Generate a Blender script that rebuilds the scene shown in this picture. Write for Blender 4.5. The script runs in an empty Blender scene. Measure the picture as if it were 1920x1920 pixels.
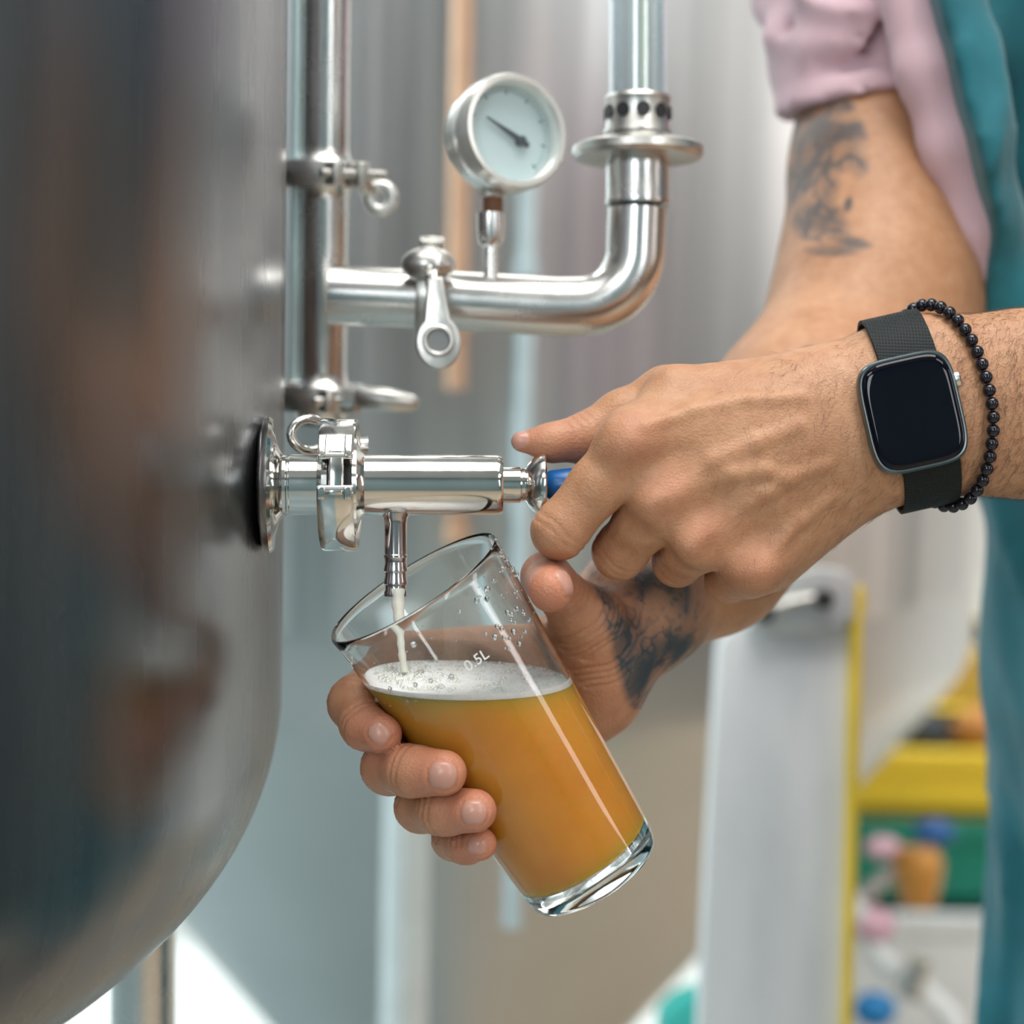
import bpy, bmesh, math, random
import numpy as np
from mathutils import Vector, Matrix, Quaternion
random.seed(7)
rng = np.random.default_rng(7)
scene = bpy.context.scene
col = scene.collection

# ------------------------------------------------------------------ camera
FPX = 4000.0                       # focal length in pixels of the 1920 frame
CAM = Vector((0.0, 0.0, 1.25))
PITCH, ROLL = math.radians(7.0), math.radians(1.2)
_f = Vector((0, math.cos(PITCH), -math.sin(PITCH)))
_r0 = Vector((1, 0, 0)); _u0 = _r0.cross(_f)
_r = _r0*math.cos(ROLL) + _u0*math.sin(ROLL)
_u = _u0*math.cos(ROLL) - _r0*math.sin(ROLL)
cd = bpy.data.cameras.new('camera'); cam = bpy.data.objects.new('camera', cd); col.objects.link(cam)
cam.matrix_world = Matrix(((_r.x, _u.x, -_f.x, CAM.x), (_r.y, _u.y, -_f.y, CAM.y), (_r.z, _u.z, -_f.z, CAM.z), (0, 0, 0, 1)))
cd.sensor_width = 36; cd.lens = 36*FPX/1920
cd.clip_start = 0.02; cd.clip_end = 60
cd.dof.use_dof = True; cd.dof.focus_distance = 0.852; cd.dof.aperture_fstop = 5.2
scene.camera = cam

def P(px, py, d):
    """world point seen at photo pixel (px, py), d metres along the view axis"""
    return CAM + _f*d + _r*((px-960)/FPX*d) + _u*((960-py)/FPX*d)
def MM(d): return FPX/d/1000.0      # pixels per mm at depth d

# ------------------------------------------------------------------ world, light, exposure
scene.view_settings.view_transform = 'Standard'
scene.view_settings.look = 'None'
scene.view_settings.gamma = 1.0
scene.view_settings.use_curve_mapping = False
scene.view_settings.exposure = 0.10
w = bpy.data.worlds.new('world'); scene.world = w; w.use_nodes = True
w.node_tree.nodes['Background'].inputs[0].default_value = (0.75, 0.85, 0.95, 1)
w.node_tree.nodes['Background'].inputs[1].default_value = 0.5
def area(name, loc, target, sx, sy, power, color):
    l = bpy.data.lights.new(name, 'AREA'); l.shape = 'RECTANGLE'; l.size = sx; l.size_y = sy
    l.energy = power; l.color = color
    o = bpy.data.objects.new(name, l); col.objects.link(o); o.location = loc
    o.rotation_euler = (Vector(target)-Vector(loc)).to_track_quat('-Z', 'Y').to_euler()
    return o
ROOM = (-3.6, 4.2, -3.2, 3.7, 3.6)   # x0 x1 y0 y1 height
area('ceiling_light', (0.3, 0.5, 3.4), (0.3, 0.5, 0), 1.6, 1.6, 62, (1.0, 0.97, 0.93))
area('ceiling_light', (-1.6, -1.6, 3.4), (-1.6, -1.6, 0), 1.2, 1.2, 28, (1.0, 0.97, 0.93))
area('ceiling_light', (1.9, -1.4, 3.4), (1.9, -1.4, 0), 1.2, 1.2, 26, (1.0, 0.97, 0.93))
area('ceiling_light', (-0.4, 3.15, 3.4), (-0.4, 3.15, 0), 3.4, 0.5, 95, (0.95, 1.0, 1.0))
area('window_and_fill_light', (-3.5, 1.6, 2.1), (0.4, 1.2, 1.1), 2.6, 2.0, 130, (0.86, 0.95, 1.0))
area('window_and_fill_light', (-1.0, -3.1, 2.2), (0.0, 1.0, 1.1), 1.0, 1.8, 46, (0.95, 0.98, 1.0))
area('window_and_fill_light', (2.5, -3.1, 2.2), (0.2, 1.0, 1.1), 0.8, 1.8, 30, (0.95, 0.98, 1.0))

area('window_and_fill_light', (4.1, 0.9, 2.1), (0.0, 1.9, 1.4), 2.2, 1.8, 60, (1.0, 0.94, 0.93))  # added fill lamp, no window known here; brightens the pale tank's right side

# ------------------------------------------------------------------ helpers: objects
def tag(o, label=None, cat=None, group=None, kind=None):
    if label: o['label'] = label
    if cat: o['category'] = cat
    if group: o['group'] = group
    if kind: o['kind'] = kind
    return o
def empty(name, loc, label, cat, group=None):
    o = bpy.data.objects.new(name, None); col.objects.link(o); o.location = loc
    o.empty_display_size = 0.02
    return tag(o, label, cat, group)
def finish(name, me, mat, parent=None, smooth=True, sharp=None):
    if mat: me.materials.append(mat)
    if smooth:
        me.polygons.foreach_set('use_smooth', [True]*len(me.polygons))
        if sharp is not None:
            try: me.set_sharp_from_angle(angle=math.radians(sharp))
            except Exception: pass
    me.update()
    o = bpy.data.objects.new(name, me); col.objects.link(o)
    if parent is not None:
        o.parent = parent
        o.matrix_parent_inverse = Matrix.Translation(parent_world(parent)).inverted()
    return o
def parent_world(o):
    # nothing here is rotated: world position is the sum along the chain
    v = Vector((0, 0, 0))
    if o.type == 'EMPTY' or o.parent is None: v = Vector(o.location)
    return v
class MB:
    """collects shapes (world coordinates) into one mesh"""
    def __init__(s): s.v = []; s.f = []
    def add(s, vs, fs):
        b = len(s.v); s.v.extend([tuple(v) for v in vs]); s.f.extend([tuple(i+b for i in f) for f in fs]); return s
    def box(s, c, sx, sy, sz, R=None, bev=0.0):
        R = R or Matrix.Identity(3)
        bm = bmesh.new(); bmesh.ops.create_cube(bm, size=1.0)
        for v in bm.verts: v.co = Vector((v.co.x*sx, v.co.y*sy, v.co.z*sz))
        if bev > 0: bmesh.ops.bevel(bm, geom=list(bm.edges), offset=bev, segments=3, profile=0.5, affect='EDGES')
        bm.verts.index_update()
        vs = [R @ v.co + Vector(c) for v in bm.verts]; fs = [[v.index for v in f.verts] for f in bm.faces]
        bm.free(); return s.add(vs, fs)
    def lathe(s, o, d, prof, n=48, closed=False, ref=None):
        """prof: (radius, distance along d) from origin o"""
        d = Vector(d).normalized(); a = (ref or (Vector((0, 0, 1)) if abs(d.z) < 0.9 else Vector((1, 0, 0))))
        u = (a - d*a.dot(d)).normalized(); w_ = d.cross(u)
        vs = []; fs = []; o = Vector(o)
        for (r, h) in prof:
            for i in range(n):
                t = 2*math.pi*i/n
                vs.append(o + d*h + (u*math.cos(t) + w_*math.sin(t))*max(r, 1e-6))
        m = len(prof)
        for j in range(m-1 if not closed else m):
            for i in range(n):
                a0 = j*n+i; a1 = j*n+(i+1) % n; k = (j+1) % m
                fs.append((a0, a1, k*n+(i+1) % n, k*n+i))
        return s.add(vs, fs)
    def tube(s, pts, rad, n=24, cap=True):
        pts = [Vector(p) for p in pts]; rs = rad if isinstance(rad, (list, tuple)) else [rad]*len(pts)
        vs = []; fs = []
        t0 = (pts[1]-pts[0]).normalized()
        a = Vector((0, 0, 1)) if abs(t0.z) < 0.9 else Vector((1, 0, 0))
        u = (a - t0*a.dot(t0)).normalized()
        for k, p in enumerate(pts):
            t = (pts[min(k+1, len(pts)-1)]-pts[max(k-1, 0)]).normalized()
            u = (u - t*u.dot(t)).normalized(); w_ = t.cross(u)
            for i in range(n):
                an = 2*math.pi*i/n; vs.append(p + (u*math.cos(an)+w_*math.sin(an))*rs[k])
        for k in range(len(pts)-1):
            for i in range(n): fs.append((k*n+i, k*n+(i+1) % n, (k+1)*n+(i+1) % n, (k+1)*n+i))
        if cap:
            fs.append(tuple(range(n-1, -1, -1))); b = (len(pts)-1)*n; fs.append(tuple(b+i for i in range(n)))
        return s.add(vs, fs)
    def ball(s, c, r, sc=(1, 1, 1), R=None, n=20):
        vs = []; fs = []; R = R or Matrix.Identity(3); m = n//2
        for j in range(m+1):
            ph = math.pi*j/m
            for i in range(n):
                t = 2*math.pi*i/n
                vs.append(Vector(c) + R @ Vector((r*sc[0]*math.sin(ph)*math.cos(t), r*sc[1]*math.sin(ph)*math.sin(t), r*sc[2]*math.cos(ph))))
        for j in range(m):
            for i in range(n): fs.append((j*n+i, (j+1)*n+i, (j+1)*n+(i+1) % n, j*n+(i+1) % n))
        return s.add(vs, fs)
    def prism(s, poly, o, ux, uy, uz, th, bev=0.0):
        """2-D outline poly in the (ux,uy) plane at o, thickness th along uz (centred)"""
        bm = bmesh.new(); o = Vector(o)
        bot = [bm.verts.new(o + ux*x + uy*y - uz*th/2) for x, y in poly]
        top = [bm.verts.new(o + ux*x + uy*y + uz*th/2) for x, y in poly]
        n = len(poly)
        bm.faces.new(bot[::-1]); bm.faces.new(top)
        for i in range(n): bm.faces.new((bot[i], bot[(i+1) % n], top[(i+1) % n], top[i]))
        bm.normal_update()
        if bev > 0:
            es = [e for e in bm.edges if len(e.link_faces) == 2 and any(len(f.verts) == n and n > 4 for f in e.link_faces)] if n > 4 else list(bm.edges)
            bmesh.ops.bevel(bm, geom=es, offset=bev, segments=3, profile=0.5, affect='EDGES')
        bm.verts.index_update()
        vs = [v.co.copy() for v in bm.verts]; fs = [[v.index for v in f.verts] for f in bm.faces]
        bm.free(); return s.add(vs, fs)
    def build(s, name, mat, parent=None, smooth=True, sharp=40, fix=True):
        me = bpy.data.meshes.new(name); me.from_pydata(s.v, [], s.f)
        if fix:
            bm = bmesh.new(); bm.from_mesh(me); bmesh.ops.remove_doubles(bm, verts=bm.verts, dist=2e-6)
            bmesh.ops.recalc_face_normals(bm, faces=bm.faces); bm.to_mesh(me); bm.free()
        return finish(name, me, mat, parent, smooth, sharp)
def basis(x, y, z): return Matrix((x, y, z)).transposed()

# ------------------------------------------------------------------ helpers: materials
class N:
    def __init__(s, name):
        s.m = bpy.data.materials.new(name); s.m.use_nodes = True; s.t = s.m.node_tree; s.n = s.t.nodes; s.l = s.t.links
        s.p = s.n['Principled BSDF']; s.out = s.n['Material Output']
    def new(s, kind, **kw):
        x = s.n.new(kind)
        for k, v in kw.items(): setattr(x, k, v)
        return x
    def set(s, **kw):
        for k, v in kw.items():
            key = k.replace('_', ' ')
            for inp in s.p.inputs:
                if inp.name.lower() == key.lower(): inp.default_value = (*v, 1) if isinstance(v, tuple) and len(v) == 3 and inp.type == 'RGBA' else v
        return s
    def coord(s, scale=(1, 1, 1), kind='Object'):
        tc = s.new('ShaderNodeTexCoord'); mp = s.new('ShaderNodeMapping'); mp.inputs['Scale'].default_value = scale
        s.l.new(tc.outputs[kind], mp.inputs['Vector']); return mp.outputs['Vector']
    def noise(s, vec, scale, detail=4, rough=0.5):
        x = s.new('ShaderNodeTexNoise'); x.inputs['Scale'].default_value = scale; x.inputs['Detail'].default_value = detail
        x.inputs['Roughness'].default_value = rough; s.l.new(vec, x.inputs['Vector']); return x.outputs['Fac']
    def ramp(s, fac, stops):
        x = s.new('ShaderNodeValToRGB'); e = x.color_ramp.elements
        while len(e) < len(stops): e.new(0.5)
        for i, (p, c) in enumerate(stops):
            e[i].position = p; e[i].color = (*c, 1) if len(c) == 3 else c
        s.l.new(fac, x.inputs['Fac']); return x.outputs['Color']
    def mapr(s, fac, a, b, lo=0.0, hi=1.0):
        x = s.new('ShaderNodeMapRange'); x.inputs['From Min'].default_value = lo; x.inputs['From Max'].default_value = hi
        x.inputs['To Min'].default_value = a; x.inputs['To Max'].default_value = b; s.l.new(fac, x.inputs['Value']); return x.outputs['Result']
    def mix(s, fac, a, b, blend='MIX'):
        x = s.new('ShaderNodeMix', data_type='RGBA', blend_type=blend)
        for inp, val in ((x.inputs[0], fac), (x.inputs[6], a), (x.inputs[7], b)):
            if hasattr(val, 'is_linked') or isinstance(val, bpy.types.NodeSocket): s.l.new(val, inp)
            elif isinstance(val, tuple): inp.default_value = (*val, 1)
            else: inp.default_value = val
        return x.outputs[2]
    def bump(s, h, strength=0.3, dist=0.001):
        x = s.new('ShaderNodeBump'); x.inputs['Strength'].default_value = strength; x.inputs['Distance'].default_value = dist
        s.l.new(h, x.inputs['Height']); s.l.new(x.outputs['Normal'], s.p.inputs['Normal']); return x
    def attr(s, name):
        x = s.new('ShaderNodeAttribute'); x.attribute_name = name; return x.outputs['Fac']
    def to(s, out, inp): s.l.new(out, s.p.inputs[inp])
def simple(name, color, rough=0.5, metallic=0.0, var=0.06, scale=30, bump=0.0, **kw):
    m = N(name); m.set(Roughness=rough, Metallic=metallic, **kw)
    v = m.coord(); f = m.noise(v, scale)
    dark = tuple(c*(1-var) for c in color); lite = tuple(min(1, c*(1+var)) for c in color)
    m.to(m.ramp(f, [(0.3, dark), (0.7, lite)]), 'Base Color')
    m.to(m.mapr(f, rough*0.9, min(1, rough*1.1)), 'Roughness')
    if bump: m.bump(m.noise(v, scale*8), bump, 0.0005)
    return m.m
def steel(name, color, r0, r1, stretch=(1, 1, 1), scale=40, bump=0.02, aniso=0.0, bd=0.0004):
    m = N(name); m.set(Metallic=1.0)
    if aniso: m.set(Anisotropic=aniso)
    v = m.coord(stretch); f = m.noise(v, scale, 5)
    m.to(m.mapr(f, r0, r1, 0.3, 0.7), 'Roughness')
    m.to(m.ramp(f, [(0.25, tuple(c*0.9 for c in color)), (0.75, color)]), 'Base Color')
    if bump: m.bump(m.noise(v, scale*2.5, 3), bump, bd)
    return m.m
M = {}
M['polished'] = steel('polished_steel', (0.72, 0.71, 0.68), 0.06, 0.16, scale=60, bump=0.03)
M['steel'] = steel('satin_steel', (0.70, 0.69, 0.67), 0.2, 0.3, scale=50, bump=0.05)
M['cast'] = steel('cast_steel', (0.66, 0.65, 0.62), 0.28, 0.42, scale=120, bump=0.3)
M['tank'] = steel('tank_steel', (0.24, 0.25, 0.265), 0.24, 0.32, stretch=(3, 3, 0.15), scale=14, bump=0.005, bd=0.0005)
M['rubber'] = simple('black_rubber', (0.02, 0.02, 0.022), 0.5)
M['blue'] = simple('blue_plastic', (0.0, 0.09, 0.30), 0.3)
def thin_glass(name, tint=(0.97, 0.985, 0.98), rough=0.0, ior=1.5, boost=1.0):
    m = N(name); m.n.remove(m.p)
    lw = m.new('ShaderNodeLayerWeight'); lw.inputs['Blend'].default_value = 0.5
    pw = m.new('ShaderNodeMath', operation='POWER'); pw.inputs[1].default_value = 4.0; m.l.new(lw.outputs['Facing'], pw.inputs[0])
    fr = m.new('ShaderNodeMapRange'); fr.inputs['To Min'].default_value = 0.04; fr.inputs['To Max'].default_value = 0.9; m.l.new(pw.outputs[0], fr.inputs['Value'])
    tr = m.new('ShaderNodeBsdfTransparent'); tr.inputs['Color'].default_value = (*tint, 1)
    gl = m.new('ShaderNodeBsdfGlossy'); gl.inputs['Roughness'].default_value = rough; gl.inputs['Color'].default_value = (1, 1, 1, 1)
    mu = m.new('ShaderNodeMath', operation='MULTIPLY'); mu.inputs[1].default_value = boost; mu.use_clamp = True
    m.l.new(fr.outputs[0], mu.inputs[0])
    mx = m.new('ShaderNodeMixShader'); m.l.new(mu.outputs[0], mx.inputs[0]); m.l.new(tr.outputs[0], mx.inputs[1]); m.l.new(gl.outputs[0], mx.inputs[2])
    m.l.new(mx.outputs[0], m.out.inputs['Surface']); return m.m
M['glass'] = thin_glass('clear_glass')
gb = N('solid_glass'); gb.set(Base_Color=(0.95, 0.98, 0.98), Roughness=0.0, IOR=1.5, Transmission_Weight=1.0); M['solid_glass'] = gb.m
# ------------------------------------------------------------------ the room
X0, X1, Y0, Y1, H = ROOM
def paint(name, color, rough=0.6, var=0.05, scale=2.0):
    m = N(name); v = m.coord(); f = m.noise(v, scale, 6)
    m.to(m.ramp(f, [(0.3, tuple(c*(1-var) for c in color)), (0.7, color)]), 'Base Color'); m.set(Roughness=rough)
    m.bump(m.noise(v, 60, 4), 0.08, 0.002); return m.m
def slab(name, c, sx, sy, sz, mat):
    b = MB().box(c, sx, sy, sz); o = b.build(name, mat, None, False, None, False); return tag(o, kind='structure')
fm = N('concrete_floor'); v = fm.coord(); f = fm.noise(v, 1.5, 8, 0.6)
ga_ = fm.ramp(f, [(0.3, (0.19, 0.25, 0.26)), (0.7, (0.27, 0.33, 0.34))]); gb_ = fm.ramp(f, [(0.3, (0.38, 0.31, 0.225)), (0.7, (0.50, 0.41, 0.31))])
sx = fm.new('ShaderNodeSeparateXYZ'); fm.l.new(v, sx.inputs[0])
fm.to(fm.mix(fm.mapr(sx.outputs['Y'], 0, 1, 2.95, 2.96), fm.mix(fm.mapr(sx.outputs['X'], 0, 1, -0.04, -0.03), ga_, gb_), (0.80, 0.82, 0.80)), 'Base Color'); fm.set(Roughness=0.35)
fm.to(fm.mapr(fm.noise(v, 9, 5), 0.2, 0.5), 'Roughness')
slab('floor', ((X0+X1)/2, (Y0+Y1)/2, -0.05), X1-X0+0.4, Y1-Y0+0.4, 0.1, fm.m)
slab('ceiling', ((X0+X1)/2, (Y0+Y1)/2, H+0.05), X1-X0+0.4, Y1-Y0+0.4, 0.1, paint('ceiling_paint', (0.42, 0.43, 0.42)))
slab('wall_back', ((X0+X1)/2, Y1+0.05, H/2), X1-X0, 0.1, H, paint('white_wall_paint', (0.80, 0.81, 0.79)))
slab('wall_front', ((X0+X1)/2, Y0-0.05, H/2), X1-X0, 0.1, H, paint('grey_wall_paint', (0.17, 0.25, 0.27)))
slab('wall_left', (X0-0.05, (Y0+Y1)/2, H/2), 0.1, Y1-Y0, H, paint('left_wall_paint', (0.36, 0.45, 0.47)))
slab('wall_right', (X1+0.05, (Y0+Y1)/2, H/2), 0.1, Y1-Y0, H, paint('right_wall_paint', (0.58, 0.49, 0.46)))

slab('added_dark_screen', (1.45, 1.05, 1.2), 0.1, 0.8, 2.4, paint('dark_teal_paint', (0.035, 0.075, 0.085)))  # added unseen screen: darkens the left tank's reflections and cuts right fill

# ------------------------------------------------------------------ big conical tank behind
BT = Vector((P(860, 960, 2.5).x, P(860, 960, 2.5).y, 0)); BR = 0.60
tk = empty('fermentation_tank', (BT.x, BT.y, 0.0), 'large pale brushed steel tank filling the blurred background, cone bottom at lower right', 'tank')
bm_ = N('brushed_tank_steel'); bm_.set(Metallic=1.0, Anisotropic=0.3)
v = bm_.coord((6, 6, 0.10)); f = bm_.noise(v, 3.2, 3, 0.55); f2 = bm_.noise(bm_.coord((60, 60, 0.6)), 3, 3)
bm_.to(bm_.ramp(f, [(0.32, (0.50, 0.52, 0.515)), (0.44, (0.68, 0.69, 0.68)), (0.56, (0.78, 0.77, 0.755)), (0.68, (0.92, 0.91, 0.90))]), 'Base Color')
bm_.to(bm_.mapr(f2, 0.32, 0.44, 0.3, 0.7), 'Roughness'); bm_.bump(f2, 0.05, 0.001)
M['brushed'] = bm_.m
MB().lathe(BT, (0, 0, 1), [(BR-0.03, 0.90), (BR, 0.902), (BR+0.004, 0.906), (BR+0.005, 0.92), (BR+0.005, 3.0), (BR-0.01, 3.03), (0.0, 3.18)], 160).build('jacket', M['brushed'], tk)
MB().lathe(BT, (0, 0, 1), [(BR-0.004, 0.93), (BR-0.004, 0.825), (BR-0.012, 0.80), (BR-0.03, 0.775), (0.06, 0.138), (0.055, 0.10), (0.0, 0.10)], 160).build('cone', steel('cone_steel', (0.72, 0.72, 0.71), 0.34, 0.42, scale=5, bump=0.0), tk)
for k, (lx, ly) in enumerate(((P(762, 1600, 1.93).x, P(762, 1600, 1.93).y), (BT.x+0.42, BT.y+0.45), (BT.x-0.62, BT.y+0.12), (BT.x+0.05, BT.y+0.62))):
    rr = 0.021
    b = MB().tube([(lx, ly, 0.02), (lx, ly, 0.92)], rr, 32); b.lathe((lx, ly, 0), (0, 0, 1), [(0, 0), (0.05, 0), (0.05, 0.012), (0.02, 0.02), (0.0, 0.02)], 24)
    b.build('leg', simple('leg_steel', (0.80, 0.86, 0.86), 0.3, 0.3), tk)
# pipes fixed along the face of that tank
def wall_pipe(name, px, y0, y1, d, r, mat, label, cat):
    for _ in range(20): d += (BT.y-BR-0.012-r-P(px, (y0+y1)/2, d).y)
    a = P(px, (y0+y1)/2, d); za = P(px, y0, d).z; zb = P(px, y1, d).z
    b = MB(); b.tube([(a.x, a.y, zb), (a.x, a.y, za)], r, 24)
    t = empty(name, (a.x, a.y, zb), label, cat); b.build('tube', mat, t)
    for z in (za-(za-zb)*0.12, za-(za-zb)*0.88):
        c = MB(); c.lathe((a.x, a.y, z), (0, 0, 1), [(r, -0.008), (r+0.003, -0.008), (r+0.003, 0.008), (r, 0.008)], 24, True)
        c.box((a.x, a.y+r+0.004, z), 0.008, 0.010, 0.012); c.build('bracket', mat, t)
    return t
copper = simple('copper', (0.78, 0.50, 0.33), 0.38, 0.25, var=0.12, scale=12)  # copper tone for the orange streaks on the tank face, built as pipes
wall_pipe('orange_streak_pipe', 863, -300, 733, 1.86, 0.0092, copper, 'vertical orange streak built as a pipe behind the pressure gauge', 'pipe')
wall_pipe('orange_streak_pipe', 857, 935, 1012, 1.86, 0.0085, copper, 'short orange streak built as a pipe low behind the sampling tap', 'pipe')
wall_pipe('plastic_pipe', 975, 330, 1765, 1.86, 0.0085, simple('pale_pvc', (0.62, 0.76, 0.80), 0.35), 'pale blue-white vertical pipe behind gauge and beer glass', 'pipe')

# ------------------------------------------------------------------ dark polished tank in the foreground (left)
LT = Vector((-0.60, 0.90, 0)); LR = 0.5
lt = empty('fermentation_tank', (LT.x, LT.y, 0), 'dark polished tank with rounded bottom in the left foreground', 'tank')
prof = [(0.0, 2.2), (0.3, 2.15), (0.49, 2.0), (LR, 1.9)]
prof += [(LR, 1.9-i*0.02) for i in range(1, 42)]
zb = 1.052
kn = 0.10
for i in range(1, 15):
    a = math.radians(i*64/14); prof.append((LR-kn*(1-math.cos(a)), zb-kn*1.12*math.sin(a)))
r_, z_ = prof[-1]
zc = z_-0.03-(r_-0.165)*0.35
prof += [(r_-0.12, z_-0.03), (0.045, zc), (0.04, zc-0.06), (0, zc-0.06)]
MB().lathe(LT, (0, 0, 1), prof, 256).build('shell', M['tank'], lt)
for (lx, ly) in ((P(268, 1800, 1.12).x, P(268, 1800, 1.12).y), (-0.98, 0.75), (-0.62, 0.56)):
    if ly < 0.7: lx, ly = -0.86, 1.12
    b = MB().tube([(lx, ly, 0.015), (lx, ly, 0.93)], 0.017, 32); b.lathe((lx, ly, 0), (0, 0, 1), [(0, 0), (0.045, 0), (0.045, 0.01), (0.02, 0.016), (0, 0.016)], 24)
    b.build('leg', M['steel'], lt)

# ------------------------------------------------------------------ sampling valve on that tank
VD = 0.87
AX = (_r + _f*0.05).normalized(); DN = -_u.normalized()
def VX(px): return P(742, 909, VD) + AX*((px-742)/FPX*VD)
pm = VD/FPX                                  # metres per pixel there
sv = empty('sampling_valve', tuple(VX(560)), 'polished steel sampling valve clamped to the dark tank, spout over the glass', 'valve')
def vl(name, segs, mat, parent, n=64, sharp=35):
    """segs: (pixel x, pixel radius)"""
    return MB().lathe(VX(0), AX, [(r*pm, x*pm) for x, r in segs], n).build(name, mat, parent, True, sharp)
# dished weld plate and ferrule belong to the tank
vl('weld_plate', [(470, 0), (484, 60), (490, 112), (498, 124), (508, 128), (514, 122), (516, 100), (524, 70), (532, 60), (536, 0)], M['polished'], lt)
vl('ferrule', [(520, 0), (520, 59), (538, 59), (540, 55), (543, 55), (545, 57), (596, 57), (600, 70), (606, 92), (616, 94), (616, 0)], M['polished'], sv)
vl('valve_body', [(662, 0), (662, 90), (670, 88), (676, 66), (684, 57), (930, 57), (938, 56), (942, 53), (943, 36), (943, 0)], M['polished'], sv)
vl('stem', [(940, 0), (940, 34), (975, 34), (978, 31), (984, 31), (988, 36), (988, 0)], M['polished'], sv)
vl('flare_disc', [(984, 0), (984, 30), (990, 40), (1002, 52), (1014, 59), (1020, 60), (1023, 57), (1018, 44), (1012, 30), (1010, 0)], M['polished'], sv)
vl('handle', [(1005, 0), (1005, 20), (1024, 22), (1030, 27), (1062, 31), (1110, 34), (1180, 34), (1196, 28), (1200, 16), (1201, 0)], M['blue'], sv)
# spout with hose barbs
so = P(742, 955, VD)
sp = [(0, 0), (27, 0), (27, 8), (22.5, 16), (21, 26), (21, 84), (22.5, 86), (22.5, 90), (21, 92), (20, 100), (22.5, 112), (22.5, 116), (20, 118), (20, 124), (22.5, 136), (22.5, 140), (20, 142), (19.5, 150), (22, 156), (21.5, 163), (15, 164), (14.5, 150), (0, 150)]
MB().lathe(so, DN, [(r*pm, h*pm) for r, h in sp], 48).build('spout', steel('spout_steel', (0.55, 0.50, 0.50), 0.1, 0.2), sv, True, 35)
# clamp: two half rings, gap on the camera side with a link, wing nut behind
def half_ring(b, o, d, u, prof, a0, a1, n=40):
    w_ = d.cross(u); vs = []; fs = []; m = len(prof)
    for i in range(n+1):
        t = a0+(a1-a0)*i/n
        for r, h in prof: vs.append(o + d*h + (u*math.cos(t)+w_*math.sin(t))*r)
    for i in range(n):
        for j in range(m): fs.append((i*m+j, i*m+(j+1) % m, (i+1)*m+(j+1) % m, (i+1)*m+j))
    fs.append(tuple(range(m))); fs.append(tuple(n*m+j for j in range(m-1, -1, -1)))
    b.add(vs, fs)
def clamp_prof(ro, wd, sc):
    h = wd/2
    return [(ro*0.80, -h*0.8), (ro*0.93, -h), (ro*0.975, -h), (ro, -h*0.82), (ro, h*0.82), (ro*0.975, h), (ro*0.93, h), (ro*0.80, h*0.8), (ro*0.86, h*0.45), (ro*0.86, -h*0.45)]
cc = VX(638); toward = -_f
# angle 0 = towards camera (u = toward); w = AX x u
ring = clamp_prof(125*pm, 66*pm, 1)
w_up = AX.cross(toward)                      # +angle direction
sgn = 1 if w_up.dot(_u) > 0 else -1
def ang(py): return sgn*math.asin(max(-1, min(1, (909-py)/125)))
cl = MB(); a_up, a_lo = ang(852), ang(926)
half_ring(cl, cc, AX, toward, ring, a_up, math.pi*0.98*sgn)
clo = cl.build('clamp_ring', M['polished'], sv, True, 30)
cl = MB(); half_ring(cl, cc, AX, toward, ring, a_lo, -math.pi*0.98*sgn)
cl.build('clamp_ring', M['polished'], sv, True, 30)
def on_ring(py, px, dr=0.0):
    a = (909-py)/125; return cc + AX*((px-638)*pm) + _u*(a*125*pm) + toward*(math.sqrt(max(0, 1-a*a))*125*pm+dr)
hb = MB()
# fork ears above the gap and below it
for px in (614, 662):
    for y0, y1 in ((826, 866), (912, 936)):
        c = (on_ring(y0, px, 0.0003)+on_ring(y1, px, 0.0003))/2
        dd = (on_ring(y1, px)-on_ring(y0, px)); L_ = dd.length; dd.normalize(); nn = AX.cross(dd)
        hb.box(c, 15*pm, L_, 0.007, basis(AX, dd, nn), 0.0006)
hb.build('clamp_ear', M['polished'], sv)
lk = MB(); c0 = on_ring(858, 641, 0.001); c1 = on_ring(918, 641, 0.001)
dd = (c1-c0); L_ = dd.length; dd.normalize(); nn = AX.cross(dd)
lk.box((c0+c1)/2, 27*pm, L_*1.35, 0.0035, basis(AX, dd, nn), 0.0008)
lk.build('hinge_link', M['polished'], sv)
pn = MB()
for c in (c0, c1): pn.tube([c-AX*(30*pm)-nn*0.0005, c+AX*(30*pm)-nn*0.0005], 0.0016, 16)
pn.build('hinge_pin', M['steel'], sv)
# dark elastomer gasket between the two flanges
MB().lathe(VX(0), AX, [(r*pm, x*pm) for x, r in [(616, 57), (616, 100), (662, 100), (662, 57)]], 48, True).build('gasket', M['rubber'], sv)
# wing nut: open loop behind the clamp on the far-left side
wc = P(580, 815, VD+0.030)
pts = []
for i in range(21):
    t = 2*math.pi*i/20; pts.append(wc + _r*(math.cos(t)*34*pm) + _u*(math.sin(t)*31*pm) + _f*(0.004*math.cos(t)))
MB().tube(pts, 0.0020, 14, False).build('wing_nut', M['polished'], sv)
MB().tube([P(606, 830, VD+0.026), P(640, 838, VD+0.027), P(690, 838, VD+0.028)], [0.003, 0.003, 0.0045], 16).build('bolt', M['steel'], sv)

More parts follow.
